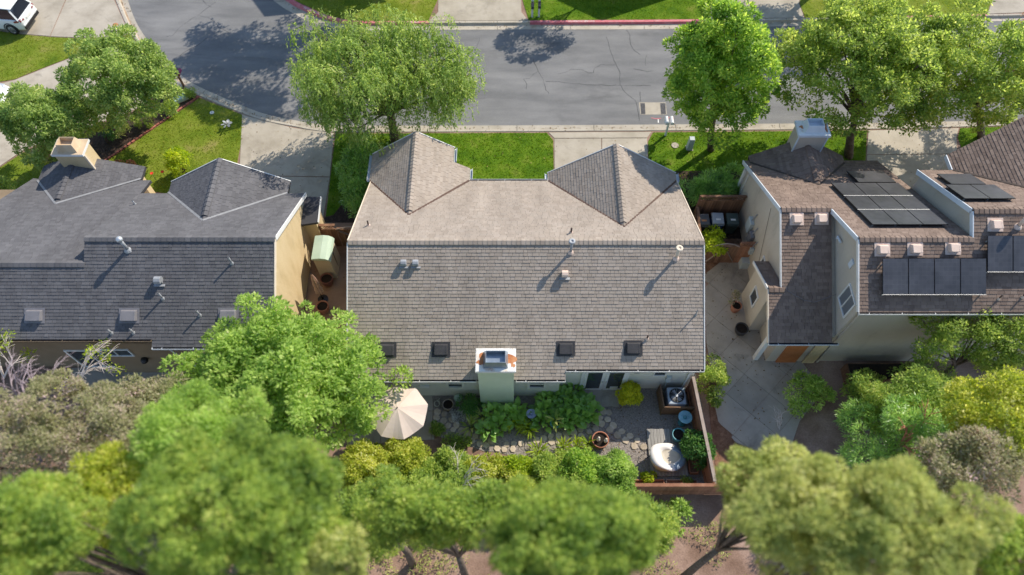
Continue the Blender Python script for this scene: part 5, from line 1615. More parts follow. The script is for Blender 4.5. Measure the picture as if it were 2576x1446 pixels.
# ---------------------------------------------------------------- fences and gates: every board is a piece
def board_fence(label, p, q, h, m, bw=.14, t=.022, cap=True, lattice=0.0, z0=0.02, cat='fence', name='fence', group=None, capm=None):
    p, q = Vector((p[0], p[1], 0)), Vector((q[0], q[1], 0))
    root = thing(name, label, cat, p, group)
    d = q - p; L_ = d.length; d.normalize()
    sd = Vector((-d.y, d.x, 0))
    n = max(2, int(L_ / bw)); wd = L_ / n
    hb = h - lattice
    meshes = []
    for k in range(4):
        b = MB().box((.004, -t / 2, 0), (wd - .004, t / 2, hb - .02 - .012 * k)); meshes.append(b.mesh('board', m))
    mx0 = Matrix((d, sd, Vector((0, 0, 1)))).transposed().to_4x4()
    for i in range(n):
        o = bpy.data.objects.new('board', R.choice(meshes)); COL.objects.link(o); o.parent = root
        o.matrix_parent_inverse = Matrix.Translation(-Vector(root.location))
        mx = mx0.copy(); mx.translation = p + d * (i * wd) + sd * R.uniform(-.003, .003) + Vector((0, 0, z0)); o.matrix_basis = mx
    for z in (.35, hb - .25):
        MB().beam(p + sd * .04 + Vector((0, 0, z)), q + sd * .04 + Vector((0, 0, z)), .04, .09).build('rail', m, root)
    x = 0.0
    while x <= L_ + .01:
        c = p + d * min(x, L_) + sd * .045
        MB().box((c.x - .045, c.y - .045 + .0, 0), (c.x + .045, c.y + .045, h - .01)).build('post', m, root); x += 2.2
    if cap:
        MB().beam(p + Vector((0, 0, h + .015)), q + Vector((0, 0, h + .015)), .13, .035).build('cap_rail', capm or m, root)
    if lattice:
        MB().beam(p + Vector((0, 0, hb)), q + Vector((0, 0, hb)), .06, .05).build('rail', m, root)
        k = int(L_ / .13)
        me1 = MB().beam((0, -.006, 0), (lattice, -.006, lattice), .01, .03, (0, 1, 0)).mesh('lattice_slat', m)
        me2 = MB().beam((lattice, .006, 0), (0, .006, lattice), .01, .03, (0, 1, 0)).mesh('lattice_slat', m)
        for i in range(k - 1):
            for me in (me1, me2):
                o = bpy.data.objects.new('lattice_slat', me); COL.objects.link(o); o.parent = root
                o.matrix_parent_inverse = Matrix.Translation(-Vector(root.location))
                mx = mx0.copy(); mx.translation = p + d * (i * .13) + Vector((0, 0, hb)); o.matrix_basis = mx
    return root


board_fence('reddish board fence along the bottom of the back garden', (-4.2, 7.35), (9.3, 7.35), 1.5, M['wood_red'])
board_fence('board fence with pale cap rail on the right side of the back garden', (8.12, 7.5), (7.82, 12.0), 1.5, M['wood_red'], capm=M['wood_grey'])
board_fence('weathered lattice-topped fence behind the three wheelie bins', (9.35, 21.45), (11.6, 21.45), 1.85, M['wood'], lattice=.32)
board_fence('low weathered fence at the left side of the wheelie bins', (9.2, 19.3), (9.33, 21.35), 1.1, M['wood'])
gt = board_fence('brown wooden side gate with diagonal brace below the wheelie bins', (9.55, 18.75), (10.95, 18.75), 1.5, M['wood'], cat='gate', name='gate')
MB().beam((9.6, 18.72, .2), (10.25, 18.72, 1.4), .03, .08, (0, 1, 0)).build('brace', M['wood_grey'], gt)
MB().beam((10.9, 18.72, .2), (10.25, 18.72, 1.4), .03, .08, (0, 1, 0)).build('brace', M['wood_grey'], gt)
MB().tube([(9.6, 18.7, 1.5), (9.9, 18.7, 1.7), (10.25, 18.7, 1.78), (10.6, 18.7, 1.7), (10.9, 18.7, 1.5)], .03, 6).build('arch', M['wood_grey'], gt)
board_fence('orange-brown lattice-topped fence panel between gate and greige wall', (10.98, 18.75), (11.63, 18.75), 1.75, M['wood_red'], lattice=.25)
board_fence('dark lattice-topped fence panel beside the garden shed', (-9.3, 19.72), (-8.55, 19.72), 1.85, M['wood'], lattice=.35)
gt = board_fence('wooden side gate between the yellow wall and the taupe roof', (-8.5, 19.75), (-6.8, 19.75), 1.5, M['wood'], cat='gate', name='gate')
MB().beam((-8.45, 19.7, 1.4), (-6.9, 19.7, .2), .03, .08, (0, 1, 0)).build('brace', M['wood_grey'], gt)
MB().tube([(-8.5, 19.68, 1.55), (-8.0, 19.68, 1.75), (-7.5, 19.68, 1.8), (-7.0, 19.68, 1.7), (-6.8, 19.68, 1.6)], .03, 6).build('arch', M['wood_grey'], gt)


# ---------------------------------------------------------------- wheelie bins
def bin_(label, loc, body, lid, rz):
    t = thing('wheelie_bin', label, 'bin', loc, 'bins by the greige wall', rz)
    b = MB()
    b.add([(-.22, -.26, .05), (.22, -.26, .05), (.22, .26, .05), (-.22, .26, .05), (-.29, -.34, .96), (.29, -.34, .96), (.29, .34, .96), (-.29, .34, .96)],
          [(0, 3, 2, 1), (0, 1, 5, 4), (1, 2, 6, 5), (2, 3, 7, 6), (3, 0, 4, 7), (4, 5, 6, 7)])
    b.build('body', body, t, world=False, bevel=.03)
    l = MB().frustum((-.31, -.37, .965), (.31, .36, 1.06), .05).build('lid', lid, t, world=False, bevel=.025)
    MB().box((-.12, -.15, 1.062), (.12, -.05, 1.07)).build('lid_mark', M['trim'] if lid is not M['bin_dark'] else M['rust'], l, world=False)
    MB().tube([(-.25, -.40, .95), (-.25, -.43, 1.0), (.25, -.43, 1.0), (.25, -.40, .95)], .016, 6).build('handle', lid, t, world=False)
    for s in (-1, 1):
        MB().tube([(s * .2, .3, .1), (s * .29, .3, .1)], .1, 12).build('wheel', M['tyre'], t, world=False)
    return t


for px, py, bm, lm, lab in ((1770, 551, 'bin_dark', 'bin_dark', 'dark grey wheelie bin at the left of the three'), (1806, 548, 'bin_blue', 'bin_lid', 'blue wheelie bin with a pale grey lid'), (1843, 549, 'bin_green', 'bin_green', 'dark green wheelie bin next to the greige wall')):
    c = U(px, py, 1.05); bin_(lab, (c.x, c.y, .01), M[bm], M[lm], R.uniform(-.06, .06))

# ---------------------------------------------------------------- left side yard
t = thing('garden_shed', 'small plastic shed with a pale green rounded lid against the yellow wall', 'shed', (-8.98, 18.45, 0))
b = MB(); b.extrude([(-9.36, .02), (-9.36, 1.72), (-8.72, 1.72), (-8.6, 1.6), (-8.55, .02)], 'y', 17.85, 19.05); b.build('body', M['shed_body'], t)
b = MB(); b.extrude([(-9.42, 1.73), (-9.42, 1.84), (-9.0, 1.9), (-8.75, 1.85), (-8.6, 1.73), (-8.52, 1.6), (-8.56, 1.59), (-8.66, 1.70)], 'y', 17.78, 19.12); b.build('lid', M['shed_top'], t, bevel=.02)
MB().box((-8.575, 18.42, .1), (-8.555, 18.45, 1.5)).build('door_seam', M['black_metal'], t)


def pot(label, px, py, r, h, m, soil=True, plant=None, z=0.0, name='plant_pot', lip=.03):
    c = U(px, py, h)
    t = thing(name, label, 'pot', (c.x, c.y, z))
    pr = [(r * .62, 0), (r * .85, h * .3), (r * .98, h * .7), (r, h), (r + lip * .3, h + .015), (r - lip, h + .015), (r - lip * 1.3, h - .06)]
    MB().lathe(pr, (c.x, c.y, z), 22).build('pot_wall', m, t, True)
    MB().lathe([(r - lip, h - .08), (r * .5, h - .06), (0, h - .065)], (c.x, c.y, z), 16).build('soil', M['soil'], t, True)
    return t


pot('dark brown glazed pot beside the closed parasol and shed', *ly(652, 905), .3, .55, M['brown_pot'])
pot('dark brown pot nearest the big green tree in the side yard', *ly(605, 1225), .29, .5, M['terracotta'])
# closed parasol
c = U(*ly(615, 1150))
t = thing('closed_parasol', 'closed dusty pink parasol on a black stand beside the yellow wall', 'parasol', c)
b = MB(); zs = [0.7, .85, 1.1, 1.35, 1.42, 1.6, 1.9, 2.2, 2.35]; rs = [.13, .17, .13, .09, .14, .11, .09, .05, .02]
n = 16; vs, fs = [], []
for z, r in zip(zs, rs):
    for k in range(n):
        a = 2 * pi * k / n; rr_ = r * (1 + .32 * (-1) ** k) ; vs.append((c.x + rr_ * cos(a), c.y + rr_ * sin(a), z))
for i in range(len(zs) - 1):
    for k in range(n): fs.append((i * n + k, i * n + (k + 1) % n, (i + 1) * n + (k + 1) % n, (i + 1) * n + k))
b.add(vs, fs).build('canopy', M['fabric_pink'], t)
MB().tube([(c.x, c.y, .03), (c.x, c.y, 2.45)], .02, 8).build('pole', M['black_metal'], t)
MB().lathe([(.25, 0), (.25, .05), (.06, .09), (.03, .3)], c, 18).build('stand', M['black_metal'], t)

# ---------------------------------------------------------------- open umbrella on the patio
c = U(1000, 1028, 2.5)
t = thing('patio_umbrella', 'open beige patio umbrella beside the big green tree', 'umbrella', (c.x, c.y, 0))
n = 8; seg = 6; vs, fs = [], []
for j in range(seg + 1):
    f = j / seg
    for k in range(n * 4):
        a = 2 * pi * k / (n * 4) + .25
        ph = (k % 4) / 4
        sag = math.sin(pi * ph) if k % 4 else 0
        r = 1.22 * f * (1 - .075 * sag * f)
        z = 2.62 - .42 * f ** 1.25 - .07 * sag * f
        vs.append((c.x + r * cos(a), c.y + r * sin(a), z))
N_ = n * 4
for j in range(seg):
    for k in range(N_): fs.append((j * N_ + k, j * N_ + (k + 1) % N_, (j + 1) * N_ + (k + 1) % N_, (j + 1) * N_ + k))
cn = MB().add(vs, fs).build('canopy', M['fabric_beige'], t)
for k in range(n):
    a = 2 * pi * k / n + .25
    MB().tube([(c.x, c.y, 2.58), (c.x + 1.18 * cos(a), c.y + 1.18 * sin(a), 2.16)], .012, 5).build('rib', M['black_metal'], t)
MB().tube([(c.x, c.y, .02), (c.x, c.y, 2.68)], .025, 8).build('pole', M['black_metal'], t)
MB().lathe([(.3, 0), (.3, .06), (.05, .1)], (c.x, c.y, .03), 18).build('stand', M['black_metal'], t)

# ---------------------------------------------------------------- back garden: stones, pots, deck, cooling unit
path = MB().prism([U(*ga(x, y), .007) + Vector((0, 0, .002)) for x, y in ((800, 520), (1000, 560), (1130, 660), (1230, 790), (1500, 900), (1900, 960), (2350, 900), (2400, 1080), (1900, 1130), (1500, 1120), (1150, 980), (900, 800), (800, 720))], .01).build('stone_path', M['gravel_bed'])
tag(path, kind='structure')
FS_A = [(860, 580), (955, 610), (850, 660), (945, 700), (1055, 685), (1010, 770), (1120, 760), (1080, 820), (1195, 835), (1150, 890), (1290, 885), (1240, 950), (1385, 915), (1340, 980), (1440, 1020), (1530, 1040), (1600, 985), (1680, 1085), (1810, 1030), (1780, 1100), (1910, 1020), (1900, 1095), (2010, 1015), (2220, 970), (2320, 950)]
FS_B = [(905, 480), (967, 492), (955, 577), (885, 625), (866, 557), (815, 677), (740, 720), (710, 640), (640, 690), (648, 765), (562, 800), (560, 722), (472, 735), (478, 795), (387, 755), (385, 828), (298, 768), (308, 835), (213, 795), (130, 818), (980, 695), (1018, 645), (1116, 715), (1068, 757), (1211, 765), (1163, 815), (1296, 820), (1262, 885), (1375, 892), (795, 590)]
fmesh = []
for k in range(8):
    q = random.Random(k); nn = q.randint(6, 8)
    ph = q.uniform(0, 6)
    pts = [(cos(2 * pi * i / nn + ph) * q.uniform(.84, 1.08), sin(2 * pi * i / nn + ph) * q.uniform(.8, 1.05)) for i in range(nn)]
    b = MB(); n = nn
    b.add([(x * .165, y * .165, 0) for x, y in pts] + [(x * .165, y * .165, .028) for x, y in pts] + [(x * .148, y * .148, .04) for x, y in pts],
          [tuple(range(2 * n, 3 * n))] + [(i, (i + 1) % n, (i + 1) % n + n, i + n) for i in range(n)] + [(i + n, (i + 1) % n + n, (i + 1) % n + 2 * n, i + 2 * n) for i in range(n)])
    fmesh.append(b.mesh('flagstone', M['flagstone']))
for p_ in [ga(*p) for p in FS_A] + [gb(*p) for p in FS_B]:
    o = bpy.data.objects.new('flagstone', R.choice(fmesh)); COL.objects.link(o); o.parent = path
    c = U(*p_); o.location = (c.x, c.y, .012); o.rotation_euler = (R.uniform(-.03, .03), R.uniform(-.03, .03), R.uniform(0, 6))
    s = R.uniform(.92, 1.14); o.scale = (s, s * R.uniform(.85, 1.05), 1)

pot('round stone pot near the coiled hose by the back wall', *ga(1005, 470), .25, .4, M['stone_pot'])
pot('green glazed pot with a small plant among the broad leaves', *gb(350, 612), .22, .42, M['teal'])
rosette('pot_plant', 'small fresh green plant growing in the green glazed pot', *gb(345, 600), 12, LILY, .14, .2, 400, z=.38)
pot('tall teal glazed pot on the deck corner', *gb(1782, 745), .29, .5, M['teal'])
tp = pot('wide terracotta bowl with two pale figurines inside', *gb(872, 805), .36, .42, M['terracotta'])
for k, (x, y) in enumerate(((850, 800), (935, 815))):
    c = U(*gb(x, y), .5)
    g_ = thing('figurine', ['pale figurine standing in the terracotta bowl, left one', 'pale figurine standing in the terracotta bowl, right one'][k], 'figurine', (c.x, c.y, .36))
    MB().lathe([(.07, 0), (.08, .1), (.05, .22), (.03, .26)], (c.x, c.y, .36), 12).build('body', M['white_flower'], g_, True)
    MB().lathe([(.0, 0), (.05, .03), (.055, .07), (.03, .11), (0, .12)], (c.x, c.y, .61), 12).build('head', M['trim_cream'], g_, True)


def birdbath(label, px, py, r, h, m, m2):
    c = U(px, py, h)
    t = thing('birdbath', label, 'birdbath', (c.x, c.y, 0))
    MB().lathe([(r * .6, 0), (r * .55, .05), (r * .25, .12), (r * .22, h * .75), (r * .4, h * .86)], (c.x, c.y, 0), 18).build('pedestal', m, t, True)
    b = MB().lathe([(r * .3, h * .84), (r * .95, h * .96), (r, h), (r * .93, h + .005), (r * .8, h - .03), (r * .75, h - .02), (r * .55, h - .06), (r * .5, h - .05), (r * .2, h - .08)], (c.x, c.y, 0), 28).build('bowl', m2, t, True)
    MB().lathe([(r * .26, h - .075), (r * .24, h + .0), (r * .15, h + .03), (0, h + .03)], (c.x, c.y, 0), 14).build('centre_knob', m, t, True)
    return t


birdbath('teal ringed birdbath beside the cooling unit screen', *gb(1855, 543), .3, .75, M['teal'], M['teal_light'])
birdbath('blue and white bowl birdbath in the broad-leaved bed', *gb(72, 505), .22, .6, M['blue_glaze'], M['blue_glaze'])
# hose
c = U(*ga(845, 465), .05)
pts = [(c.x + .12 * cos(a) + .004 * a, c.y + .13 * sin(a), .03 + .006 * a) for a in [i * .5 for i in range(30)]] + [tuple(U(*ga(880, 400), .1)), tuple(U(*ga(895, 385), .2))]
h_ = MB().tube(pts, .012, 6).build('garden_hose', M['hose'], None, True); tag(h_, 'coiled pale hose beside the round stone pot', 'hose')
c = U(*ga(1140, 375), .3)
t = thing('glass_ball', 'pale round garden globe at the back wall left of the chimney', 'ornament', (c.x, c.y, 0))
MB().lathe([(.02, .05), (.14, .1), (.19, .22), (.14, .34), (0, .39)], (c.x, c.y, 0), 16).build('globe', M['box_green'], t, True)
MB().lathe([(.1, 0), (.08, .08)], (c.x, c.y, 0), 12).build('foot', M['stone_pot'], t)

# deck, one plank at a time
dk = thing('deck', 'small grey plank deck in the lower right corner of the garden', 'deck', (6.6, 9.1, 0))
DX0, DX1, DY0, DY1 = 5.86, 7.42, 8.1, 10.15
n = 11; wd = (DX1 - DX0) / n
pm = MB().box((.004, 0, .06), (wd - .006, DY1 - DY0, .1)).mesh('plank', M['deckwood'])
for i in range(n):
    o = bpy.data.objects.new('plank', pm); COL.objects.link(o); o.parent = dk
    o.matrix_parent_inverse = Matrix.Translation(-Vector(dk.location)); o.location = (DX0 + i * wd, DY0 + R.uniform(-.012, .012), R.uniform(0, .004))
for y in (DY0 + .2, (DY0 + DY1) / 2, DY1 - .2): MB().box((DX0, y - .04, .005), (DX1, y + .04, .058)).build('joist', M['wood'], dk)

# cooling unit
c = U(*gb(1757, 292), .85)
ac = thing('air_conditioner', 'square grey air conditioner with a round fan grille behind the wicker screen', 'air conditioner', (c.x, c.y, 0))
s = .40
MB().box((c.x - s, c.y - s, .03), (c.x + s, c.y + s, .82)).build('cabinet', M['ac_grey'], ac, bevel=.06)
for k in range(12):
    z = .12 + k * .055
    MB().box((c.x - s + .06, c.y - s - .012, z), (c.x + s - .06, c.y - s + .01, z + .02)).build('louvre', M['ac_grey'], ac)
MB().lathe([(.30, .822), (.32, .822), (.33, .85), (.30, .85), (.29, .824), (.0, .8235)], c - Vector((0, 0, .85)), 32).build('fan_ring', M['black_metal'], ac, True)
for k in range(4):
    a = k * pi / 2 + .5
    MB().add([(c.x + .07 * cos(a - .5), c.y + .07 * sin(a - .5), .835), (c.x + .28 * cos(a - .28), c.y + .28 * sin(a - .28), .83), (c.x + .28 * cos(a + .3), c.y + .28 * sin(a + .3), .85), (c.x + .07 * cos(a + .5), c.y + .07 * sin(a + .5), .85)], [(0, 1, 2, 3)]).build('fan_blade', M['galv_dull'], ac)
MB().lathe([(.08, .83), (.08, .875), (0, .88)], (c.x, c.y, 0), 14).build('fan_hub', M['galv'], ac)
for k in range(12):
    a = 2 * pi * k / 12
    MB().beam((c.x + .07 * cos(a), c.y + .07 * sin(a), .872), (c.x + .33 * cos(a), c.y + .33 * sin(a), .86), .008, .008).build('grille_spoke', M['galv_dull'], ac)
# wicker screen
ws = thing('wicker_screen', 'L-shaped brown wicker screen around the air conditioner', 'screen', (c.x, c.y - .55, 0))
p0, p1, p2 = Vector((c.x - .68, c.y + .45, 0)), Vector((c.x - .62, c.y - .55, 0)), Vector((c.x + .85, c.y - .57, 0))
for a, b_ in ((p0, p1), (p1, p2)):
    MB().beam(a + Vector((0, 0, .46)), b_ + Vector((0, 0, .46)), .05, .88).build('wicker_panel', M['wicker'], ws)
for q in (p0, p1, p2): MB().box((q.x - .035, q.y - .035, 0), (q.x + .035, q.y + .035, .93)).build('post', M['wicker'], ws)

# covered bucket chair
c = U(1678, 1150, .5)
t = thing('covered_chair', 'round garden chair under a white cover on the deck', 'chair', (c.x, c.y, .1))
n = 40; rows = 5; vs, fs, ms = [], [], []
def rim(a):      # a: direction; back is lower left
    return .22 + .55 * (.5 + .5 * cos(a - radians(200))) ** 1.1
for j in range(rows + 1):
    f = j / rows
    for k in range(n):
        a = 2 * pi * k / n
        r = (.64 + .14 * f) * (1 + .03 * sin(5 * a + 2 * f))
        vs.append((c.x + r * 1.02 * cos(a), c.y + r * .8 * sin(a), .12 + f * rim(a)))
for j in range(rows + 1):
    f = j / rows
    for k in range(n):
        a = 2 * pi * k / n
        r = (.78 - .16 - .34 * f ** .8) * (1 + .08 * sin(3 * a + 1))
        zt = .12 + rim(a)
        vs.append((c.x + .05 + .16 * f + r * cos(a), c.y + .1 * f + r * .8 * sin(a), zt - .01 - (zt - .40) * min(1, f * 1.25)))
b = MB()
for j in range(2 * rows + 1):
    for k in range(n):
        k2 = (k + 1) % n
        a = 2 * pi * (k + .5) / n
        front = cos(a - radians(-5)) > .35
        b.add([], [], 0)
        fs.append((j * n + k, j * n + k2, (j + 1) * n + k2, (j + 1) * n + k)); ms.append(1 if (front and j <= rows + 2) else (2 if j > rows + 3 else 0))
fs.append(tuple((2 * rows + 1) * n + k for k in range(n))); ms.append(2)
b.v = vs; b.f = fs; b.m = ms
b.build('cover', [M['fabric_white'], M['fabric_slate'], M['fabric_seat']], t, True)
MB().lathe([(.5, .02), (.52, .12)], (c.x, c.y, .0), 20).build('base', M['black_metal'], t)
# black iron stand on the deck edge
c = U(*gb(1415, 980), .3)
t = thing('iron_stand', 'curved black iron stand at the left edge of the deck', 'stand', (c.x, c.y, .02))
for s in (-1, 1):
    MB().tube([(c.x + s * .02 - .05, c.y + s * .16, .02), (c.x - .12, c.y + s * .16, .25), (c.x + .02, c.y + s * .14, .5), (c.x + .12, c.y + s * .14, .55)], .014, 6).build('leg', M['black_metal'], t)
MB().tube([(c.x + .1, c.y - .15, .55), (c.x + .1, c.y + .15, .55)], .014, 6).build('crossbar', M['black_metal'], t)
# raised beds in front of the rear fence
def raised(label, x0, x1, y0, y1, m):
    t = thing('raised_bed', label, 'planter', ((x0 + x1) / 2, (y0 + y1) / 2, 0))
    for a, b_ in (((x0, y0), (x1, y0)), ((x0, y1), (x1, y1)), ((x0, y0 + .03), (x0, y1 - .03)), ((x1, y0 + .03), (x1, y1 - .03))):
        MB().beam((a[0], a[1], .12), (b_[0], b_[1], .12), .04, .22).build('board', m, t)
    MB().box((x0 + .02, y0 + .02, .01), (x1 - .02, y1 - .02, .13)).build('soil', M['bark'], t)
raised('left wooden raised bed frame at the rear fence', 5.1, 6.35, 7.52, 7.9, M['wood_red'])
raised('right wooden raised bed frame at the rear fence', 6.45, 7.75, 7.52, 7.9, M['wood_grey'])
raised('narrow planter box holding the glossy dark shrub beside the deck', 7.5, 7.85, 8.2, 10.0, M['wood_red'])

# ---------------------------------------------------------------- road furniture
t = thing('storm_drain', 'concrete storm drain with two grates in the road near the kerb', 'drain', U(1641, 272, -.11))
z = -.104
q = [U(*c3(*p), z) for p in ((1275, 1030), (1545, 1030), (1558, 1152), (1292, 1152))]
MB().prism(q, .03).build('drain_frame', M['concrete'], t)
for x0, x1 in ((1290, 1340), (1490, 1546)):
    qq = [U(*c3(*p), z + .004) for p in ((x0, 1037), (x1 - 4, 1037), (x1 + 2, 1147), (x0 + 8, 1147))]
    gr = MB().prism(qq, .004).build('grate', M['black_metal'], t)
    for k in range(9):
        f = (k + .5) / 9
        a, b_ = qq[0].lerp(qq[3], f), qq[1].lerp(qq[2], f)
        MB().beam(a + Vector((0, 0, .005)), b_ + Vector((0, 0, .005)), .02, .012).build('grate_bar', M['vent_grey'], gr)
for k, pts in enumerate((((1400, 1185), (1450, 1195), (1500, 1190)), ((1540, 1185), (1580, 1180), (1610, 1190)), ((1470, 1200), (1472, 1235)))):
    p = [U(*c3(*a), -.104) for a in pts]
    b = MB()
    for i in range(len(p) - 1): b.beam(p[i], p[i + 1], .05, .004)
    b.build('spray_mark', M['red_paint'] if k < 2 else M['white_paint'], t)


def disc(name, label, cat, px, py, r, z, m):
    c = U(px, py, z)
    t = thing(name, label, cat, c)
    MB().lathe([(r, -.01), (r, .008), (r * .9, .01), (r * .88, .004), (0, .004)], c, 20).build('cover', m, t)
    MB().box((c.x - .03, c.y - .012, .0045 + c.z), (c.x + .03, c.y + .012, .0075 + c.z)).build('lift_slot', M['black_metal'], t)
disc('utility_cover', 'small round brown cover in the top left driveway', 'cover', 290, 62, .16, .018, M['rust'])
disc('utility_cover', 'round white sprinkler cover in the left lawn', 'cover', 533, 283, .12, .05, M['trim'])
disc('utility_cover', 'round pale cover in the grass beside the tall glossy tree', 'cover', *c7(1640, 15), .2, .04, M['concrete'])


def ubox(label, px, py, w, d, h, m, rz=0.0):
    c = U(px, py, 0)
    t = thing('utility_box', label, 'utility box', c, None, rz)
    MB().frustum((-w / 2, -d / 2, .02), (w / 2, d / 2, h), .02).build('cabinet', m, t, world=False, bevel=.02)
    MB().box((-w / 2 - .03, -d / 2 - .03, .0), (w / 2 + .03, d / 2 + .03, .03)).build('pad', M['concrete'], t, world=False)
    MB().box((-w / 2 + .03, -d / 2 + .03, h + .001), (w / 2 - .03, d / 2 - .03, h + .015)).build('lid', m, t, world=False)
ubox('grey utility pedestal on the lawn beside the tall glossy tree', 1733, 373, .32, .32, .8, M['box_grey'])
ubox('low pale green utility box in the strip beside the mulch bed', 455, 250, .75, .45, .18, M['box_green'], .6)
ubox('small grey unit on the ground beside the greige wall', 1868, 664, .45, .6, .5, M['box_grey'])


def mailbox(b, x, y, z, m, parent, rz=0.0, flag=None):
    """arched letterbox"""
    prof = [(-.09, 0), (.09, 0), (.09, .1)] + [(.09 * cos(a), .1 + .09 * sin(a)) for a in (pi * .2, pi * .4, pi * .6, pi * .8)] + [(-.09, .1)]
    mb = MB(); mb.extrude([(h, z + v) for h, v in prof], 'y', y - .24, y + .24)
    mb.v = [(vx + x, vy, vz) for vx, vy, vz in mb.v]
    o = mb.build('letterbox', m, parent)
    MB().box((x - .08, y + .241, z + .01), (x + .08, y + .25, z + .16)).build('letterbox_door', m, o)
    MB().box((x + .091, y + .05, z + .1), (x + .1, y + .2, z + .14)).build('flag', flag or M['red_paint'], o)


c = U(1673, 341)
t = thing('mailbox', 'pair of white letterboxes on one post at the near kerb', 'mailbox', c)
MB().box((c.x - .05, c.y - .05, 0), (c.x + .05, c.y + .05, 1.05)).build('post', M['mail_white'], t)
MB().box((c.x - .25, c.y - .06, 1.051), (c.x + .25, c.y + .06, 1.1)).build('crossarm', M['mail_white'], t)
for dx in (-.14, .14): mailbox(None, c.x + dx, c.y, 1.101, M['mail_white'], t)
for k, (x, y) in enumerate(((1338, 43), (1355, 42))):
    c = U(x, y)
    t = thing('mailbox', ['white letterbox post at the far kerb, left of two', 'white letterbox post at the far kerb, right of two'][k], 'mailbox', c, 'letterboxes at the far kerb')
    MB().box((c.x - .06, c.y - .06, 0), (c.x + .06, c.y + .06, 1.3)).build('post', M['mail_white'], t)
    MB().frustum((c.x - .09, c.y - .09, 1.301), (c.x + .09, c.y + .09, 1.42), .08).build('finial', M['mail_white'], t)
    mailbox(None, c.x, c.y - .28, 1.0, M['mail_dark'], t)
c = U(463, 218)
t = thing('mailbox', 'dark letterbox with purple flowers at the left road bend', 'mailbox', c)
MB().box((c.x - .05, c.y - .05, 0), (c.x + .05, c.y + .05, 1.0)).build('post', M['wood'], t)
mailbox(None, c.x - .05, c.y + .05, 1.0, M['mail_dark'], t)
MB().box((c.x + .06, c.y - .2, 1.0), (c.x + .22, c.y + .28, 1.16)).build('second_box', M['purple'], t, bevel=.02)

# pinwheel ornament
c = U(575, 322)
t = thing('garden_pinwheel', 'grey-white flower pinwheel ornament on the left lawn', 'ornament', c)
MB().tube([(c.x, c.y, 0), (c.x, c.y, .34)], .012, 6).build('stake', M['black_metal'], t)
for k in range(6):
    a = k * pi / 3 + .3
    MB().prism([Vector((c.x + .08 * cos(a) + .12 * cos(a) * (1 + cos(u_)) - .07 * sin(a) * sin(u_), c.y + .08 * sin(a) + .12 * sin(a) * (1 + cos(u_)) + .07 * cos(a) * sin(u_), .36 + .03 * sin(u_))) for u_ in [2 * pi * i / 10 for i in range(10)]], .01).build('petal', M['galv_dull'], t)
MB().lathe([(.06, .34), (.06, .39), (0, .4)], c, 12).build('hub', M['vent_grey'], t)

# brick edging of the mulch bed
bed = [o for o in bpy.data.objects if o.name.startswith('mulch_bed')][0]
bm = MB().box((-.1, -.05, 0), (.1, .05, .07)).mesh('brick', M['brick'])
ed = [U(501, 243), U(420, 299), U(342, 352), U(300, 382), U(262, 406)]
for i in range(len(ed) - 1):
    a, b_ = ed[i], ed[i + 1]; L_ = (b_ - a).length; k = int(L_ / .22)
    for j in range(k):
        o = bpy.data.objects.new('brick', bm); COL.objects.link(o); o.parent = bed
        p = a.lerp(b_, (j + .5) / k); o.location = (p.x + R.uniform(-.015, .015), p.y + R.uniform(-.015, .015), .005)
        o.rotation_euler = (R.uniform(-.06, .06), R.uniform(-.06, .06), math.atan2(b_.y - a.y, b_.x - a.x) + R.uniform(-.08, .08))

# blurred yard things behind the left house
c = U(395, 1050)
t = thing('storage_tub', 'bright blue plastic tub behind the left patio', 'tub', c)
MB().frustum((c.x - .4, c.y - .3, .02), (c.x + .4, c.y + .3, .6), -.05).build('tub', M['blue_plastic'], t, bevel=.04)
MB().box((c.x - .5, c.y - .4, .601), (c.x + .5, c.y + .4, .65)).build('lid', M['blue_plastic'], t, bevel=.02)
# planter box below the greige wall, pots on the side path
c = U(2130, 935)
t = thing('dark_planter', 'long dark planter box below the greige two-storey wall', 'planter', (16.5, 12.6, 0))
MB().box((15.0, 12.2, .01), (18.0, 13.0, .7)).build('box', M['wood'], t)
MB().box((15.05, 12.25, .701), (17.95, 12.95, .72)).build('soil', M['soil'], t)
for k, (x, y, r, h) in enumerate(((1853, 768, .24, .5), (1866, 825, .3, .45))):
    pot(['tall rust brown pot on the side path', 'wide dark pot in the middle of the side path', 'low brown pot on the side path nearest the porch'][k], x, y, r, h, M[['terracotta', 'vent_dark', 'brown_pot'][k]])
shrub('pot_shrub', 'dry brown plant in the tall rust brown pot on the side path', 1850, 750, .7, .22, .22, 6, 50, .1, L_GREY, .14, 420, z0=.45)


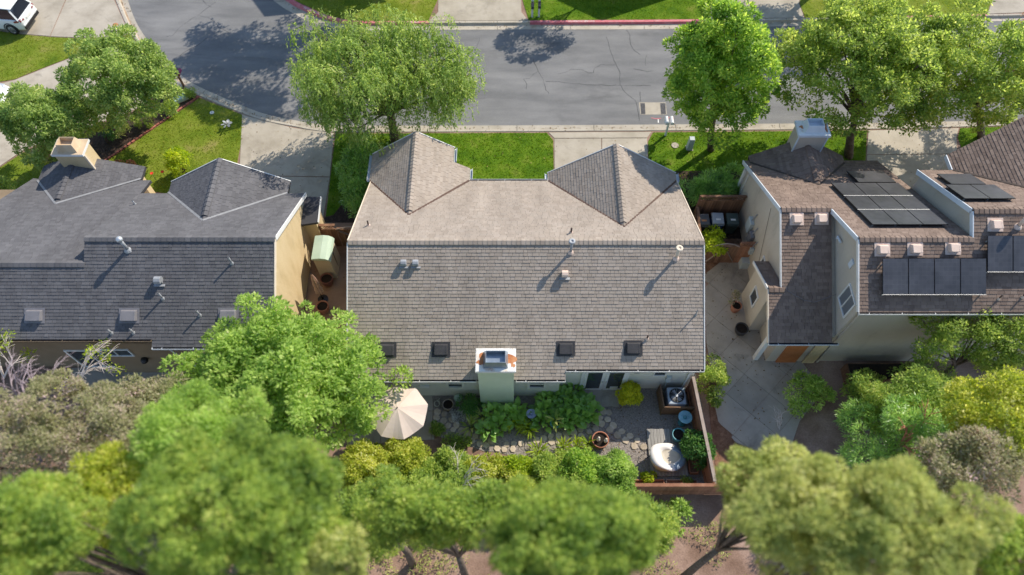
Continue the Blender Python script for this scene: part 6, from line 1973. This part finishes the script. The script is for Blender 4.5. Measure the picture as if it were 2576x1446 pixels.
# ---------------------------------------------------------------- cars
def car(label, loc, rz, suv=True):
    t = thing('parked_car', label, 'car', loc, None, rz)
    xs = [-2.32, -2.25, -1.7, -.9, 0, .9, 1.5, 2.0, 2.3]
    hw = [.74, .86, .92, .93, .93, .92, .90, .84, .68]
    zb = [.42, .3, .24, .22, .22, .22, .24, .28, .38]
    zt = [1.0, 1.04, 1.04, 1.02, 1.0, .98, .94, .87, .74] if suv else [.92, .95, .96, .95, .94, .93, .88, .8, .68]
    b = MB(); vs, fs = [], []
    for x, w_, a, c_ in zip(xs, hw, zb, zt):
        m_ = (a + c_) / 2
        vs += [(x, -w_ * .9, a), (x, -w_, a + .14), (x, -w_ * 1.0, m_ + .1), (x, -w_ * .95, c_ - .04), (x, -w_ * .82, c_), (x, w_ * .82, c_), (x, w_ * .95, c_ - .04), (x, w_, m_ + .1), (x, w_, a + .14), (x, w_ * .9, a)]
    k = 10
    for i in range(len(xs) - 1):
        for j in range(k): fs.append((i * k + j, (i + 1) * k + j, (i + 1) * k + (j + 1) % k, i * k + (j + 1) % k))
    fs.append(tuple(range(k))); fs.append(tuple((len(xs) - 1) * k + j for j in range(k - 1, -1, -1)))
    b.add(vs, fs).build('body', M['car_white'], t, True, False, bevel=.02)
    zr = 1.62 if suv else 1.4
    z0 = 1.0 if suv else .93
    bx, fx, tbx, tfx = (-2.2, 1.05, -1.85, .25) if suv else (-1.7, 1.1, -1.1, .2)
    g_ = MB()
    g_.add([(bx, -.82, z0), (fx, -.82, z0), (fx, .82, z0), (bx, .82, z0), (tbx, -.64, zr), (tfx, -.64, zr), (tfx, .64, zr), (tbx, .64, zr)],
           [(0, 1, 5, 4), (1, 2, 6, 5), (2, 3, 7, 6), (3, 0, 4, 7), (4, 5, 6, 7)])
    g_.build('window_glass', M['car_glass'], t, world=False)
    MB().box((tbx - .16, -.66, zr + .002), (tfx + .05, .66, zr + .045)).build('roof_panel', M['car_white'], t, world=False, bevel=.03)
    for s in (-1, 1):
        for (x0, x1) in ((bx, tbx), (fx, tfx)):
            MB().beam((x0, s * .83, z0 - .02), (x1, s * .655, zr), .09, .05).build('pillar', M['car_white'], t, world=False)
        MB().beam((-.5, s * .835, z0 - .02), (-.5, s * .66, zr), .05, .03, (1, 0, 0)).build('pillar', M['car_white'], t, world=False)
        MB().beam((bx + .3, s * .70, zr - .02), (tfx, s * .67, zr - .02), .03, .05).build('roof_rail', M['car_dark'], t, world=False)
        # lights
        MB().prism([Vector((-2.345, s * .5, .93)), Vector((-2.3, s * .80, .95)), Vector((-1.95, s * .935, .95)), Vector((-1.93, s * .93, .99)), Vector((-2.26, s * .80, 1.045)), Vector((-2.3, s * .5, 1.02))], .07).build('tail_light', M['tail_red'], t, world=False)
        MB().prism([Vector((2.2, s * .5, .74)), Vector((2.1, s * .78, .76)), Vector((1.85, s * .86, .80)), Vector((1.86, s * .8, .84)), Vector((2.1, s * .55, .80))], .08).build('headlight', M['galv'], t, world=False)
        for x in (-1.45, 1.4):
            pr = [(.34, -.11), (.36, -.08), (.36, .08), (.34, .11), (.24, .112)]
            wv = MB(); wv.lathe(pr, (0, 0, 0), 24)
            wv.v = [(vx + x, s * .84 + vz, vy + .36) for vx, vy, vz in wv.v]
            wo = wv.build('tyre', M['tyre'], t, True, False)
            rm = MB(); rm.lathe([(.0, .1), (.07, .11), (.09, .085), (.2, .08), (.245, .105)], (0, 0, 0), 20)
            rm.v = [(vx + x, s * (.84 + abs(vz)), vy + .36) for vx, vy, vz in rm.v]
            rm.build('rim', M['rim'], wo, True, False)
            for q in range(5):
                a = 2 * pi * q / 5
                MB().beam((x + .05 * cos(a), s * .955, .36 + .05 * sin(a)), (x + .235 * cos(a), s * .955, .36 + .235 * sin(a)), .04, .03).build('spoke', M['rim'], wo, world=False)
            ar = MB(); ar.tube([(x + .42 * cos(a), s * .925, .36 + .42 * sin(a)) for a in [pi * i / 10 for i in range(11)]], .035, 6)
            ar.build('wheel_arch', M['car_dark'], t, True, False)
    MB().box((-2.37, -.78, .34), (-2.2, .78, .56)).build('rear_bumper', M['car_dark'], t, world=False, bevel=.03)
    MB().box((-2.36, -.78, .561), (-2.27, .78, .66)).build('bumper_trim', M['car_white'], t, world=False, bevel=.02)
    MB().box((-2.35, -.26, .75), (-2.335, .26, .87)).build('number_plate', M['trim'], t, world=False)
    MB().box((2.2, -.6, .4), (2.33, .6, .56)).build('front_grille', M['car_dark'], t, world=False, bevel=.03)
    for s in (-1, 1): MB().box((.75, s * .93 - .1, .98), (.95, s * .93 + .1, 1.12)).build('wing_mirror', M['car_white'], t, world=False, bevel=.03)
    return t


car('white sport utility car parked on the top left driveway, rear end in view', (-31.75, 36.35, .02), pi + radians(-8), True)
car('silver-white car at the left edge on the second driveway, bonnet in view', (-30.9, 29.3, .02), radians(4), False)

# dry leaves blown along the gutters, drives and side yards
pts = []
for A, B, n in ((KA, GA, 900), (FA, FB, 500)):
    for _ in range(n):
        i = R.randrange(len(A) - 1); t = min(1.2, abs(R.gauss(.5, .2)))
        q = A[i].lerp(A[i + 1], R.random()).lerp(B[i].lerp(B[i + 1], R.random()), t)
        z = .04 if t < .27 else -.09
        pts.append((q.x, q.y, z))
for poly, d, z in (([(1394, 348), (1627, 347), (1632, 480), (1395, 480)], 3, .022), ([(609, 300), (838, 340), (810, 570), (580, 570)], 3, .022), ([(2184, 330), (2405, 330), (2420, 470), (2180, 470)], 4, .022),
                   ([(1772, 690), (1836, 645), (1900, 660), (1930, 880), (2030, 950), (1990, 1110), (1860, 1110), (1795, 1000)], 8, .026), ([(1093, 1000), (1570, 985), (1745, 950), (1790, 1210), (1590, 1210), (1093, 1085)], 6, .03),
                   ([(900, 336), (1390, 336), (1390, 470), (900, 470)], 2, .08), ([(1640, 336), (2180, 332), (2170, 440), (1640, 470)], 3, .08), ([(780, 600), (885, 600), (885, 950), (790, 880)], 8, .018)):
    for x, y in scatter([(U(a, b).x, U(a, b).y) for a, b in poly], d): pts.append((x, y, z))
P = np.array(pts); n = len(P)
A = unit(np.column_stack([NR.normal(0, 1, n), NR.normal(0, 1, n), NR.normal(0, .2, n)])); Nn = unit(np.column_stack([NR.normal(0, .3, n), NR.normal(0, .3, n), np.ones(n)]))
ln = NR.uniform(.04, .11, n)
lt = bpy.data.objects.new('leaf_litter', quad_mesh('leaf_litter', leaves(P, A, Nn, ln, ln * .6), M['litter'])); link(lt)
tag(lt, 'dry brown leaves scattered along the gutters and driveways', 'leaf litter', kind='stuff')
